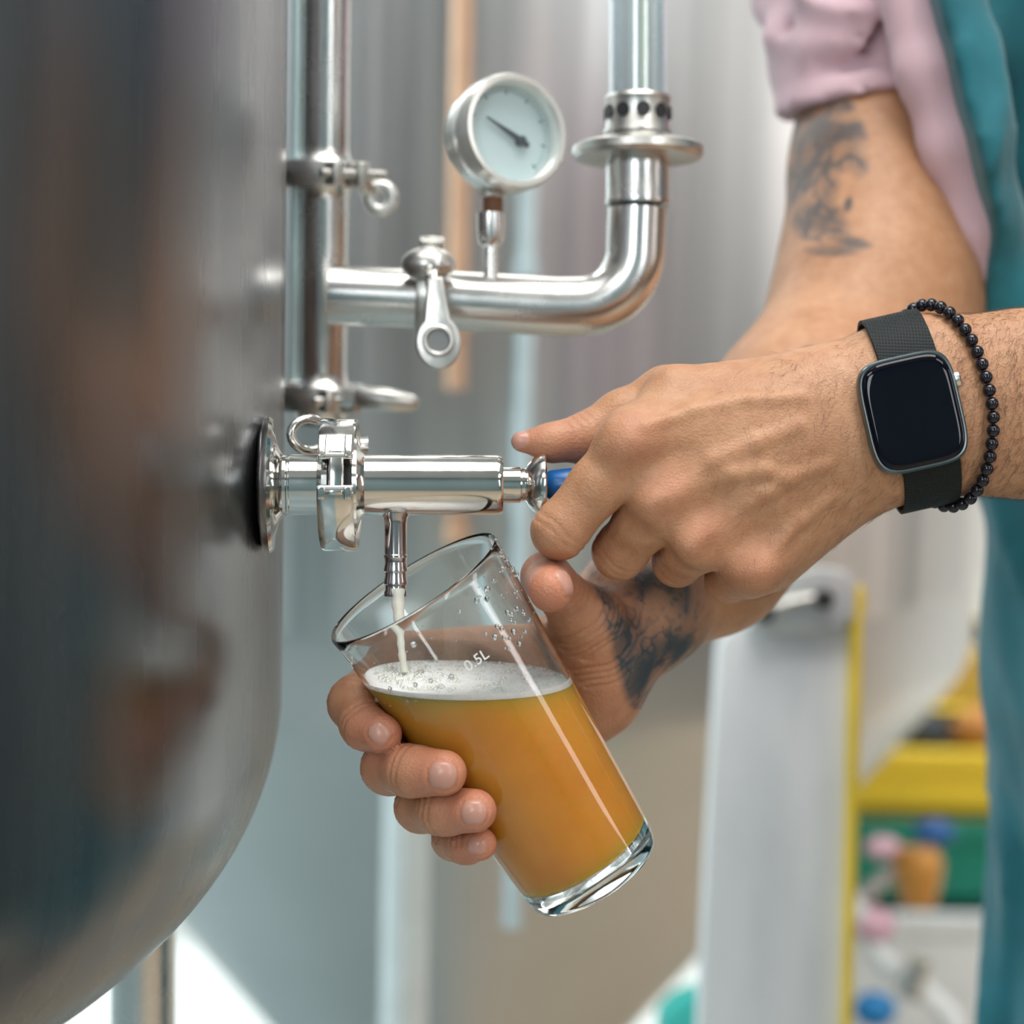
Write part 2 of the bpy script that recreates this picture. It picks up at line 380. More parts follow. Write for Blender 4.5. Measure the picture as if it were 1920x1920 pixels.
# ------------------------------------------------------------------ generic sanitary clamp used on the pipes
def tri_clamp(c, d, ro, wd, u, label, wing):
    d = d.normalized(); u = (u - d*u.dot(d)).normalized(); w_ = d.cross(u)
    t = empty('pipe_clamp', tuple(c), label, 'clamp', None)
    for s in (1, -1):
        b = MB(); half_ring(b, c, d, u, clamp_prof(ro, wd, 1), s*0.16, s*(math.pi-0.12)); b.build('clamp_ring', M['cast'], t)
    e = MB()
    for s in (1, -1):
        cc_ = c + u*(ro*1.12) + w_*(s*ro*0.30)
        e.box(cc_, ro*0.45, ro*0.24, wd*0.92, basis(u, w_, d), 0.0008)
    e.build('clamp_ear', M['cast'], t)
    MB().tube([c+u*ro*1.15-w_*ro*0.62, c+u*ro*1.15+w_*ro*0.9], ro*0.10, 16).build('bolt', M['steel'], t)
    MB().tube([c-u*ro*1.02-d*wd*0.5, c-u*ro*1.02+d*wd*0.5], ro*0.13, 16).build('hinge_pin', M['steel'], t)
    wing(t); return t

# ------------------------------------------------------------------ standpipe and its clamps
SD = 1.05
sa = P(606, 400, SD)
zt = P(606, -250, SD).z; zbm = P(606, 800, SD).z; rs = 0.0122
st = empty('steel_pipe', (sa.x, sa.y, zbm), 'upright steel pipe close beside the dark tank', 'pipe')
MB().tube([(sa.x, sa.y, zbm), (sa.x, sa.y, zt)], rs, 48).build('tube', M['steel'], st)
def SZ(py): return P(606, py, SD).z
for name, a, b in (('ferrule', 352, 300), ('ferrule', 765, 730)):
    zm = (SZ(a)+SZ(b))/2
    MB().lathe((sa.x, sa.y, zm), (0, 0, 1), [(rs, -0.012), (rs+0.001, -0.008), (0.020, -0.003), (0.020, 0.003), (rs+0.001, 0.008), (rs, 0.012)], 48, True).build(name, M['steel'], st)
zz = (0, 0, 1)
def wing_up(t):
    # flat loop with an eye, right of the upper clamp
    q = Vector((sa.x, sa.y, SZ(333)))
    MB().tube([q+_r*0.018+toward*0.012, P(690, 355, SD-0.005)], 0.0045, 16).build('bolt', M['steel'], t)
    c = P(714, 372, SD-0.004); pts = [c + (_r*math.cos(a)*0.0058 + _u*math.sin(a)*0.0062) for a in [2*math.pi*i/20 for i in range(21)]]
    MB().tube(pts, 0.0032, 14, False).build('wing_nut', simple('pale_cast', (0.80, 0.80, 0.77), 0.3, 0.7), t)
tri_clamp(Vector((sa.x, sa.y, SZ(328))), Vector(zz), 0.0225, 0.0125, (_r*0.6+toward), 'pipe clamp with a round wing nut, high on the upright pipe', wing_up)
def wing_low(t):
    a = P(668, 745, SD-0.012); b = P(785, 757, SD-0.012)
    MB().tube([a, a+(b-a)*0.08, a+(b-a)*0.5, a+(b-a)*0.9, b], [0.004, 0.0058, 0.0062, 0.0042, 0.0022], 20).build('wing_nut', M['cast'], t)
    MB().lathe(P(655, 742, SD-0.012), (_r-_u*0.1), [(0, -0.003), (0.006, -0.003), (0.006, 0.003), (0, 0.003)], 6).build('nut', M['steel'], t)
tri_clamp(Vector((sa.x, sa.y, SZ(748))), Vector(zz), 0.0225, 0.0125, (_r*0.5+toward), 'pipe clamp with a long pointed wing, low on the upright pipe', wing_low)
# slim bright pipe between tank and standpipe
lp = P(553, 400, 1.045)
ln = empty('sight_tube', (lp.x, lp.y, P(553, 722, 1.045).z), 'very slim bright vertical tube along the edge of the dark tank', 'tube')
MB().tube([(lp.x, lp.y, P(553, 722, 1.045).z), (lp.x, lp.y, P(553, -200, 1.045).z)], 0.0020, 16).build('tube', simple('pale_cyan_tube', (0.66, 0.86, 0.88), 0.2, 0.3), ln)
MB().box((lp.x, lp.y, P(553, 722, 1.045).z), 0.007, 0.007, 0.004, None, 0.001).build('end_cap', M['steel'], ln)

# ------------------------------------------------------------------ branch pipe with elbow
BD = 1.0
def arc(c, r, a0, a1, n=14): return [(c[0]+r*math.cos(a0+(a1-a0)*i/n), c[1]-r*math.sin(a0+(a1-a0)*i/n)) for i in range(n+1)]
bp = empty('elbow_pipe', tuple(P(640, 556, BD)), 'horizontal steel pipe that bends upward right of the gauge', 'pipe')
pth = [(618, 553), (800, 561), (1040, 575)] + [(x, y) for x, y in arc((1085, 468), 107, -math.pi/2, 0, 16)] + [(1193, 440), (1195, 392)]
MB().tube([P(x, y, BD) for x, y in pth], 0.0139, 48).build('tube', M['steel'], bp)
def vl2(name, ps, mat, parent, d=BD, cx=1196, n=64, sharp=35):
    o = P(cx, 0, d)
    return MB().lathe(o, -_u, [(r*d/FPX, y*d/FPX) for y, r in ps], n).build(name, mat, parent, True, sharp)
vl2('collar', [(303, 0), (303, 60), (372, 60), (380, 62), (386, 60), (388, 54), (388, 0)], M['steel'], bp)
vl2('flange', [(252, 0), (252, 60), (262, 74), (270, 112), (276, 122), (290, 124), (298, 118), (304, 90), (306, 58), (306, 0)], M['cast'], bp)
sg = empty('sight_glass', tuple(P(1196, 250, BD)), 'upright glass tube in a drilled steel collar above the flange', 'sight glass')
cb = vl2('collar', [(180, 50), (180, 60), (186, 63), (196, 60), (240, 60), (246, 64), (252, 64), (252, 50)], M['cast'], sg)
hs = MB()
for k in range(10):
    a = 2*math.pi*k/10+0.1; dv = (-_f)*math.cos(a) + _r*math.sin(a)
    hs.lathe(P(1196, 214, BD)+dv*(58.5/FPX), dv, [(0, 0), (0.0030, 0), (0.0034, 0.0010), (0, 0.0010)], 20)
hs.build('collar_holes', M['rubber'], sg)
vl2('tube', [(-160, 54), (190, 54), (190, 50), (-160, 50), (-160, 54)], thin_glass('sight_tube_glass', (0.90, 0.94, 0.95), 0.04, 1.5, 1.6), sg)
vl2('highlight_rod', [(-160, 0), (-160, 9), (182, 9), (182, 0)], simple('cream_highlight_rod', (0.85, 0.84, 0.72), 0.35), sg, cx=1207)  # rod put in as the pale highlight strip down the glass tube
# clamp on the branch
def wing_mid(t):
    c = P(822, 640, BD-0.03)
    ux, uy = (_r*1.0+_u*0.05).normalized(), (_u - _r*0.05).normalized()
    out = []
    for i in range(25):
        a = math.radians(125) + (2*math.pi-math.radians(70))*i/24
        out.append((math.cos(a)*0.0104, math.sin(a)*0.0125-0.0005))
    out += [(0.0042, 0.0220), (0.0036, 0.0290), (-0.0036, 0.0290), (-0.0044, 0.0220)]
    b = MB(); b.prism(out, c, ux, uy, -_f, 0.0045, 0.0012)
    wn = b.build('wing_nut', M['cast'], t)
    ca = [c + (ux*math.cos(a)*0.0062 + uy*math.sin(a)*0.0062) - _f*0.0026 for a in [2*math.pi*i/24 for i in range(25)]]
    MB().tube(ca, 0.0013, 12, False).build('eye_rim', M['cast'], wn)
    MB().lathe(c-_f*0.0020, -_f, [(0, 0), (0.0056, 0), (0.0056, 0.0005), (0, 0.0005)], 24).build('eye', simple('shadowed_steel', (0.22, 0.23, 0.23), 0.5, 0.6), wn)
    MB().tube([P(818, 575, BD-0.028), P(812, 520, BD-0.024), P(806, 480, BD-0.015)], [0.0040, 0.0038, 0.0036], 16).build('bolt', M['steel'], t)
    MB().ball(P(803, 496, BD-0.018), 0.0105, (1.2, 0.9, 0.8)).build('nut', M['cast'], t)
tri_clamp(P(808, 557, BD), (P(1000, 569, BD)-P(700, 558, BD)), 0.0205, 0.0125, (_u*1.0+toward*0.7), 'pipe clamp with a flat eyed wing nut on the horizontal pipe', wing_mid)

# ------------------------------------------------------------------ pressure gauge
GD = 0.985
gc = P(955, 250, GD)
def gk(pr): return [(r*0.955, h*0.955) for r, h in pr]
gn = (-_f + _r*0.58 + _u*0.06).normalized()      # dial faces the camera, turned to the right
gp = GD/FPX
gg = empty('pressure_gauge', tuple(P(925, 510, GD)), 'round pressure gauge with pale blue dial above the horizontal pipe', 'gauge')
gu = (_u - gn*_u.dot(gn)).normalized(); gr = gu.cross(gn)
white_m = simple('gauge_case', (0.82, 0.83, 0.80), 0.22, 0.55)
MB().lathe(gc-gn*0.019, gn, gk([(0, 0), (0.0225, 0), (0.0262, 0.003), (0.0268, 0.015), (0.0252, 0.018), (0.0252, 0.0199)]), 64).build('case', white_m, gg, True, 30)
MB().lathe(gc, gn, gk([(0.0232, 0.004), (0.0248, 0.0075), (0.0272, 0.0078), (0.0286, 0.004), (0.0288, -0.005), (0.0270, -0.008), (0.0232, -0.006)]), 64, True).build('bezel', white_m, gg, True, 50)
dl = MB().lathe(gc, gn, [(0, -0.002), (0.0238, -0.002), (0.0238, -0.004), (0, -0.004)], 64).build('dial', simple('dial_face', (0.60, 0.72, 0.76), 0.45, var=0.01), gg, True, 30)
ticks = MB(); q = gc - gn*0.0019
for k in range(41):
    a = math.radians(225-270*k/40); big = k % 5 == 0; dv = gr*math.cos(a)+gu*math.sin(a); tv = gn.cross(dv)
    ticks.box(q+dv*(0.0205-(0.0006 if big else 0)), 0.0026 if big else 0.0014, 0.0008 if big else 0.0004, 0.0002, basis(dv, tv, gn))
ticks.build('scale_marks', simple('dial_ink', (0.10, 0.13, 0.16), 0.5), dl, False)
hub = gc + gr*0.0062 - gu*0.0030 + gn*0.0002
nd = (gr*-0.88 + gu*0.47).normalized(); nt = gn.cross(nd)
b = MB(); b.prism([(-0.0045, -0.0012), (-0.0045, 0.0012), (0.0, 0.0017), (0.0205, 0.0003), (0.0205, -0.0003), (0.0, -0.0017)], hub, nd, nt, gn, 0.0005)
b.lathe(hub, gn, [(0, -0.002), (0.0022, -0.002), (0.0022, 0.0015), (0, 0.0018)], 20)
b.build('needle', simple('needle_grey', (0.05, 0.07, 0.09), 0.4), gg)
MB().lathe(gc, gn, [(0, 0.0035), (0.0238, 0.0035), (0.0238, 0.0045), (0, 0.0045)], 48).build('window', M['glass'], gg)
MB().ball(gc + gr*0.0235 - gu*0.0115 + gn*0.004, 0.0026).build('screw', white_m, gg)
def vl3(name, ps, mat, n=32, cx=924):
    o = P(cx, 0, GD+0.010); return MB().lathe(o, -_u, [(r*gp, y*gp) for y, r in ps], n).build(name, mat, gg, True, 35)
vl3('neck', [(345, 0), (345, 24), (372, 24), (376, 20), (378, 0)], M['steel'], 6)
vl3('thread_seal', [(374, 0), (374, 19), (405, 19), (408, 15), (408, 0)], simple('brown_thread_tape', (0.20, 0.085, 0.04), 0.6))
vl3('stem', [(404, 0), (404, 26), (450, 26), (462, 22), (468, 14), (540, 14), (540, 0)], M['steel'], 32, 920)

# ------------------------------------------------------------------ white upright panel with yellow edge (behind the arm)
PD = 1.6
pmat = N('white_plastic_panel'); v = pmat.coord((4, 4, 1)); f = pmat.noise(v, 6, 5)
pmat.to(pmat.ramp(f, [(0.3, (0.70, 0.74, 0.76)), (0.5, (0.80, 0.83, 0.84)), (0.72, (0.88, 0.90, 0.91))]), 'Base Color'); pmat.set(Roughness=0.45)
yel = simple('yellow_plastic', (0.90, 0.64, 0.04), 0.4)
pn_ = empty('upright_panel', tuple(P(1450, 2700, PD)), 'white upright panel with yellow edge trim standing behind the forearm', 'panel')
def px_prism(poly, d, th, mat, name, parent, bev=0.002):
    b = MB(); o = P(960, 960, d); s = d/FPX
    b.prism([((x-960)*s, (960-y)*s) for x, y in poly], o, _r, _u, -_f, th, bev); return b.build(name, mat, parent, True, 30)
px_prism([(1342, 1215), (1352, 1190), (1400, 1150), (1440, 1128), (1588, 1108), (1596, 1118), (1580, 1900), (1572, 2800), (1280, 2800), (1306, 1900), (1322, 1560)], PD, 0.022, pmat.m, 'board', pn_, 0.004)
px_prism([(1590, 1108), (1600, 1096), (1614, 1098), (1618, 1130), (1612, 1160), (1606, 1420), (1598, 1700), (1592, 1920), (1586, 2800), (1564, 2800), (1574, 1900), (1582, 1500), (1590, 1160)], PD-0.004, 0.034, yel, 'edge_trim', pn_, 0.003)
px_prism([(1404, 1168), (1430, 1110), (1480, 1072), (1540, 1062), (1590, 1072), (1604, 1098), (1600, 1160), (1560, 1182), (1430, 1190)], PD-0.018, 0.014, simple('pale_cast_head', (0.66, 0.68, 0.66), 0.35, 0.4), 'head_plate', pn_, 0.003)
for (x, y, r) in ((1433, 1150, 17), (1543, 1122, 19)):
    MB().lathe(P(x, y, PD-0.026), -_f, [(0, 0), (r*PD/FPX, 0), (r*PD/FPX*0.95, 0.009), (r*PD/FPX*0.6, 0.011), (0, 0.011)], 28).build('knob', M['rubber'], pn_)
MB().tube([P(1452, 1140, PD-0.03), P(1490, 1128, PD-0.032), P(1525, 1122, PD-0.03)], 0.004, 14).build('latch_bar', M['cast'], pn_)

# ------------------------------------------------------------------ stacked crates far right, valve fittings before them
def crate(px0, px1, y0, y1, d, dep, mat, name, label, cat='crate'):
    a = P(px0, y1, d); b_ = P(px1, y1, d); zt_ = P((px0+px1)/2, y0, d).z; zb_ = P((px0+px1)/2, y1, d).z
    cx, cy = (a.x+b_.x)/2, (a.y+b_.y)/2+dep/2; wd = b_.x-a.x; h = zt_-zb_
    t = empty(name, (cx, cy, zb_), label, cat)
    b = MB(); th = 0.012
    b.box((cx, cy, zb_+th/2), wd, dep, th); b.box((cx, cy-dep/2+th/2, zb_+h/2), wd, th, h, None, 0.003); b.box((cx, cy+dep/2-th/2, zb_+h/2), wd, th, h, None, 0.003)
    b.box((cx-wd/2+th/2, cy, zb_+h/2), th, dep-2*th, h, None, 0.003); b.box((cx+wd/2-th/2, cy, zb_+h/2), th, dep-2*th, h, None, 0.003)
    b.build('body', mat, t)
    r = MB()
    for s in (-1, 1): r.box((cx, cy+s*(dep/2+0.004), zt_-0.015), wd+0.016, 0.010, 0.03, None, 0.003)
    for s in (-1, 1): r.box((cx+s*(wd/2+0.004), cy, zt_-0.015), 0.010, dep, 0.03, None, 0.003)
    r.build('rim', mat, t)
    return t, (cx, cy, zt_, zb_, wd, h)
g_m = simple('green_plastic', (0.0, 0.22, 0.15), 0.4)
zf = 0.0
c1 = crate(1560, 2060, 1702, 2060, 3.0, 0.30, simple('white_carton', (0.74, 0.78, 0.79), 0.6), 'storage_box', 'white box at the bottom of the stack in the far right corner', 'box')
c2 = crate(1570, 2050, 1535, 1700, 3.0, 0.30, g_m, 'storage_crate', 'green crate between the white box and the yellow crate')
c3 = crate(1580, 2040, 1405, 1533, 3.0, 0.30, yel, 'storage_crate', 'yellow crate standing on the green crate')
# folded cloth bundle on the yellow crate
def blob(c, r, sc, mat, name, label, cat, seed=0, amp=0.18):
    b = MB(); b.ball(c, r, sc, None, 40); rg = np.random.default_rng(seed)
    ks = rg.normal(size=(6, 3))*1.6/r; ph = rg.uniform(0, 6, 6)
    nv = []
    for v in b.v:
        d_ = Vector(v)-Vector(c); f_ = sum(math.sin(d_.dot(Vector(k))+p) for k, p in zip(ks, ph))/6; nv.append(tuple(Vector(c)+d_*(1+amp*f_)))
    b.v = nv; return tag(b.build(name, mat, None), label, cat)
blob(P(1735, 1372, 3.05), 0.026, (1.3, 1, 1.0), simple('dark_cloth', (0.05, 0.06, 0.07), 0.7), 'work_glove', 'dark crumpled glove lying on the yellow crate', 'glove', 3, 0.5)
blob(P(1835, 1372, 3.05), 0.032, (1.3, 1, 0.9), simple('orange_cloth', (0.52, 0.22, 0.05), 0.7), 'cleaning_cloth', 'crumpled rust orange cloth on the yellow crate', 'cloth', 4, 0.5)
c4 = crate(1690, 2080, 1215, 1345, 3.35, 0.30, simple('amber_plastic', (0.72, 0.50, 0.10), 0.45), 'storage_crate', 'amber yellow crate behind, against the wall and highest of all')
c5 = crate(1700, 2080, 1356, 2020, 3.36, 0.28, simple('tan_board', (0.42, 0.33, 0.2), 0.7), 'carton', 'tall tan carton carrying the amber crate', 'box')
# fittings: pipe manifold with blue ball handles
FD = 2.2
mf = empty('hose_manifold', tuple(P(1640, 1900, FD)), 'low steel manifold with pink and blue handles before the white box', 'manifold')
MB().tube([P(1560, 1660, FD), P(1600, 1690, FD), P(1650, 1800, FD), P(1720, 1850, FD), P(1780, 1900, FD), P(1820, 2100, FD)], 0.011, 20).build('hose', simple('milky_hose', (0.72, 0.75, 0.74), 0.3), mf)
MB().tube([P(1588, 1705, FD), P(1660, 1645, FD), P(1745, 1585, FD)], 0.008, 20).build('pipe', M['steel'], mf)
MB().tube([P(1700, 1870, FD-0.02), P(1725, 1800, FD-0.02)], 0.013, 20).build('coupling', M['steel'], mf)
MB().ball(P(1752, 1560, FD), 0.0165, (1.3, 1, 0.85)).build('blue_handle', M['blue'], mf)
MB().ball(P(1640, 1893, FD-0.02), 0.019, (1.2, 1, 1)).build('blue_handle', simple('bright_blue', (0.0, 0.18, 0.45), 0.3), mf)
MB().ball(P(1655, 1590, FD), 0.013, (1.5, 1, 1)).build('pink_cap', simple('pink_plastic', (0.66, 0.42, 0.50), 0.4), mf)
MB().ball(P(1640, 1735, FD), 0.018, (1.2, 1, 1.1)).build('pink_cap', simple('pink_plastic_b', (0.66, 0.40, 0.48), 0.4), mf)
b = MB(); b.lathe(P(1722, 1700, FD-0.01), _u, [(0, 0), (0.016, 0), (0.022, 0.02), (0.026, 0.045), (0.020, 0.06), (0, 0.062)], 28)
b.build('regulator_body', simple('brass_orange', (0.55, 0.25, 0.05), 0.35, 0.3), mf)
px_prism([(1235, 1895), (1262, 1868), (1305, 1850), (1318, 1990), (1230, 1990)], 1.9, 0.05, simple('turquoise_plastic', (0.05, 0.55, 0.50), 0.4), 'edge_bin_body', None, 0.004)
tb = bpy.data.objects['edge_bin_body']; tb.name = 'bin'; tag(tb, 'small turquoise bin just left of the white panel at the bottom', 'bin')
# ------------------------------------------------------------------ glass of beer
GR = P(774, 1100, 0.853); GB = P(1117, 1640, 0.884)     # rim centre, foot centre
GL = (GB-GR).length; GA = (GB-GR).normalized()          # axis from rim to foot
R1, R2 = 0.0388, 0.0296
TH = 0.0014; BASE = 0.0125
def Rg(h): return R1+(R2-R1)*max(0.0, min(1.0, h/GL))
gl = empty('beer_glass', tuple(GB), 'tilted conical pint glass held under the spout', 'glass')
prof = [(R1-0.0002, 0.0004), (R1+0.0001, 0.0012)]
for i in range(1, 30): prof.append((Rg(GL*i/31), GL*i/31))
h2 = GL-BASE
prof_o = prof + [(Rg(h2), h2)]
prof_i = [(Rg(GL*i/31)-0.0009-(TH-0.0009)*min(1, GL*i/31/0.02), GL*i/31) for i in range(29, 0, -1)]
full = prof_o + [(Rg(h2)-TH, h2-0.0005)] + prof_i + [(R1-0.0009, 0.0010), (R1-0.0008, 0.0002), (R1-0.0005, -0.0001)]
MB().lathe(GR, GA, full, 128, True).build('wall', M['solid_glass'], gl, True, 60, False)
fo = [(0, h2-0.0003), (Rg(h2)-TH*1.5, h2-0.0003), (Rg(h2)-0.0002, h2+0.0006), (Rg(GL*0.97), GL-0.006), (R2-0.0002, GL-0.003), (R2-0.0014, GL-0.0008), (R2-0.0035, GL), (R2-0.006, GL-0.0006), (R2-0.010, GL-0.0022), (0, GL-0.0028)]
MB().lathe(GR, GA, fo, 128).build('foot', M['solid_glass'], gl, True, 50)
# printed volume mark
gw = (-_f - GA*(-_f).dot(GA)).normalized()               # towards camera, square to the axis
gs = gw.cross(GA).normalized()                           # sideways
if gs.dot(_r) < 0: gs = -gs
fc = bpy.data.curves.new('volume_mark', 'FONT'); fc.body = '0.5L'; fc.size = 0.0062; fc.align_x = 'CENTER'; fc.align_y = 'CENTER'; fc.extrude = 0.00004
fo_ = bpy.data.objects.new('volume_mark', fc); col.objects.link(fo_)
dg = bpy.context.evaluated_depsgraph_get(); fme = bpy.data.meshes.new_from_object(fo_.evaluated_get(dg)); bpy.data.objects.remove(fo_)
hm = 0.0300; am = math.radians(12); offx = 0
bmf = bmesh.new(); bmf.from_mesh(fme); bmesh.ops.subdivide_edges(bmf, edges=[e for e in bmf.edges if e.calc_length() > 0.001], cuts=2)
for v in bmf.verts:
    a = am + v.co.x/0.037; h = hm - v.co.y; r = Rg(h)+0.00012+v.co.z
    v.co = GR + GA*h + (gw*math.cos(a)+gs*math.sin(a))*r
bmf.to_mesh(fme); bmf.free()
ink = simple('white_print', (0.85, 0.85, 0.84), 0.5, var=0.01)
finish('volume_mark', fme, ink, gl, False)
# beer: inside of the glass cut by a level plane
FOAMZ = P(870, 1282, 0.853).z
def fill_solid(name, zlo, zhi, mat, inset=-0.0003, parent=None, n=128, bumpy=False, hmin=0.0):
    bm = bmesh.new()
    rows = []; hs_ = [GL*i/60 for i in range(0, 61) if GL*i/60 < h2-0.001]+[h2-0.0006]
    w0 = gs; w1 = gw
    for h in hs_:
        rows.append([bm.verts.new(GR + GA*h + (w1*math.cos(2*math.pi*i/n)+w0*math.sin(2*math.pi*i/n))*(Rg(h)-TH-inset)) for i in range(n)])
    for j in range(len(rows)-1):
        for i in range(n): bm.faces.new((rows[j][i], rows[j][(i+1) % n], rows[j+1][(i+1) % n], rows[j+1][i]))
    bm.faces.new(rows[0]); bm.faces.new(rows[-1][::-1])
    for z, up in ((zhi, True), (zlo, False)):
        if z is None: continue
        res = bmesh.ops.bisect_plane(bm, geom=list(bm.verts)+list(bm.edges)+list(bm.faces), plane_co=(0, 0, z), plane_no=(0, 0, 1), clear_outer=up, clear_inner=not up)
        ed = [e for e in res['geom_cut'] if isinstance(e, bmesh.types.BMEdge)]
        bmesh.ops.edgeloop_fill(bm, edges=ed)
    bmesh.ops.recalc_face_normals(bm, faces=bm.faces)
    me = bpy.data.meshes.new(name); bm.to_mesh(me); bm.free()
    return finish(name, me, mat, parent, True, 40)
be = N('hazy_beer'); v = be.coord(); f = be.noise(v, 28, 4)
vv = be.new('ShaderNodeVectorMath', operation='DOT_PRODUCT'); vv.inputs[1].default_value = tuple(GA); be.l.new(v, vv.inputs[0])
be.to(be.ramp(f, [(0.3, (0.82, 0.37, 0.03)), (0.7, (0.92, 0.47, 0.06))]), 'Base Color')
be.set(Subsurface_Weight=1.0, Subsurface_Radius=(1.0, 0.45, 0.08), Subsurface_Scale=0.02, Roughness=0.25, IOR=1.33)
M['beer'] = be.m
beer = fill_solid('beer', None, FOAMZ-0.0012, M['beer'])
tag(beer, 'hazy golden beer filling the tilted glass', 'beer')
fmt = N('white_foam'); fmt.set(Base_Color=(0.98, 0.975, 0.95), Roughness=0.5, Subsurface_Weight=0.4, Subsurface_Radius=(1, 0.9, 0.8), Subsurface_Scale=0.003)
v = fmt.coord(); vo = fmt.new('ShaderNodeTexVoronoi'); vo.inputs['Scale'].default_value = 700; fmt.l.new(v, vo.inputs['Vector']); fmt.bump(vo.outputs['Distance'], 0.6, 0.0006)
foam = fill_solid('foam', FOAMZ-0.0012, FOAMZ+0.0010, fmt.m, parent=None, inset=-0.00025)
foam.parent = beer
# bubbles on the foam: half domes of many sizes, in one countless mass
bb = MB(); rg = np.random.default_rng(5)
def axis_at(z):
    h = (z-GR.z)/GA.z; return GR + GA*h, h
ca, ha = axis_at(FOAMZ+0.001)
hor = Vector((GA.x, GA.y, 0)).normalized(); hor2 = Vector((-hor.y, hor.x, 0))
cnt = 0
# ellipse of the level surface: semi-axis along the tilt is longer
tr = Rg(ha)-TH
while cnt < 900:
    a, b_ = rg.uniform(-1, 1, 2)
    if a*a+b_*b_ > 0.93: continue
    p = ca + hor*(a*tr/abs(GA.z)*0.985) + hor2*(b_*tr)
    p.z = FOAMZ+0.0010
    h = (p-GR).dot(GA); rad = ((p-GR)-GA*h).length
    if rad > Rg(h)-TH-0.0009: continue
    edge = (a*a+b_*b_)
    bias = 1.0 if (rad > 0.86*(Rg(h)-TH) and hor2.dot(-_f)*b_ < 0.2) or a < -0.35 else 0.35
    if rg.random() > bias: continue
    r = min(0.0016, 0.00035+rg.exponential(0.00035))
    bb.ball(p, r, (1, 1, 0.8), None, 8); cnt += 1
bub = bb.build('bubbles', thin_glass('bubble_film', (0.96, 0.95, 0.93), 0.05, 1.35, 2.2), None, True, None, False)
bub.parent = beer; bub['kind'] = 'stuff'
# droplets clinging to the glass
dr = MB()
for k in range(90):
    h = rg.uniform(0.004, 0.036); a = rg.uniform(-1.5, 1.5)
    if rg.random() < 0.35: a = rg.uniform(0.5, 1.2)
    dv = gw*math.cos(a)+gs*math.sin(a); r = 0.0003+0.0010*rg.random()**2.2
    dr.ball(GR+GA*h+dv*(Rg(h)+0.0001), r, (1, 1, 1.1), None, 10)
dd_ = dr.build('droplets', M['solid_glass'], gl, True, None, False); dd_['kind'] = 'stuff'
# pouring stream
s0 = P(745, 1105, 0.868); s1 = P(752, 1262, 0.862)
pts = []; rr_ = []
for i in range(25):
    t = i/24; pts.append(s0.lerp(s1, t)+_r*(0.0014*t*t)); rr_.append(0.0030*(1-0.5*min(1, t*1.6))+0.00018*math.sin(i*1.7))
stm = N('beer_stream'); stm.set(Base_Color=(0.95, 0.90, 0.82), Roughness=0.12, Subsurface_Weight=0.6, Subsurface_Scale=0.003, Transmission_Weight=0.35, IOR=1.33)
tag(MB().tube(pts, rr_, 24).build('beer_stream', stm.m), 'thin pale stream of beer pouring from the spout', 'liquid')
# ------------------------------------------------------------------ implicit-surface modelling (bodies and cloth)
def smin(a, b, k):
    h = np.clip(0.5+0.5*(b-a)/k, 0, 1); return b+(a-b)*h - k*h*(1-h)
def smax(a, b, k): return -smin(-a, -b, k)
def A3(v): return np.array((v[0], v[1], v[2]), dtype=np.float64)
def cap(X, a, b, ra, rb, flat=None, s=1.0):
    """tapered capsule; flat = unit axis squeezed by s (>1 thinner)"""
    a = A3(a); ab = A3(b)-a; L2 = max(ab.dot(ab), 1e-12)
    q = X-a; t = np.clip(q@ab/L2, 0, 1); q = q - t[:, None]*ab
    if flat is not None and s != 1.0:
        u = A3(flat); q = q + ((s-1)*(q@u))[:, None]*u
    d = np.sqrt((q*q).sum(1)) - (ra+(rb-ra)*t)
    return d/(1+0.35*(s-1)) if s > 1 else d
def ball_(X, c, r): q = X-A3(c); return np.sqrt((q*q).sum(1))-r
def chain(X, pts, rs, k=0.004, flat=None, s=1.0):
    d = None
    for i in range(len(pts)-1):
        c = cap(X, pts[i], pts[i+1], rs[i], rs[i+1], flat, s); d = c if d is None else smin(d, c, k)
    return d
def run(fn, X, n=400000):
    out = np.empty(len(X))
    for i in range(0, len(X), n): out[i:i+n] = fn(X[i:i+n])
    return out
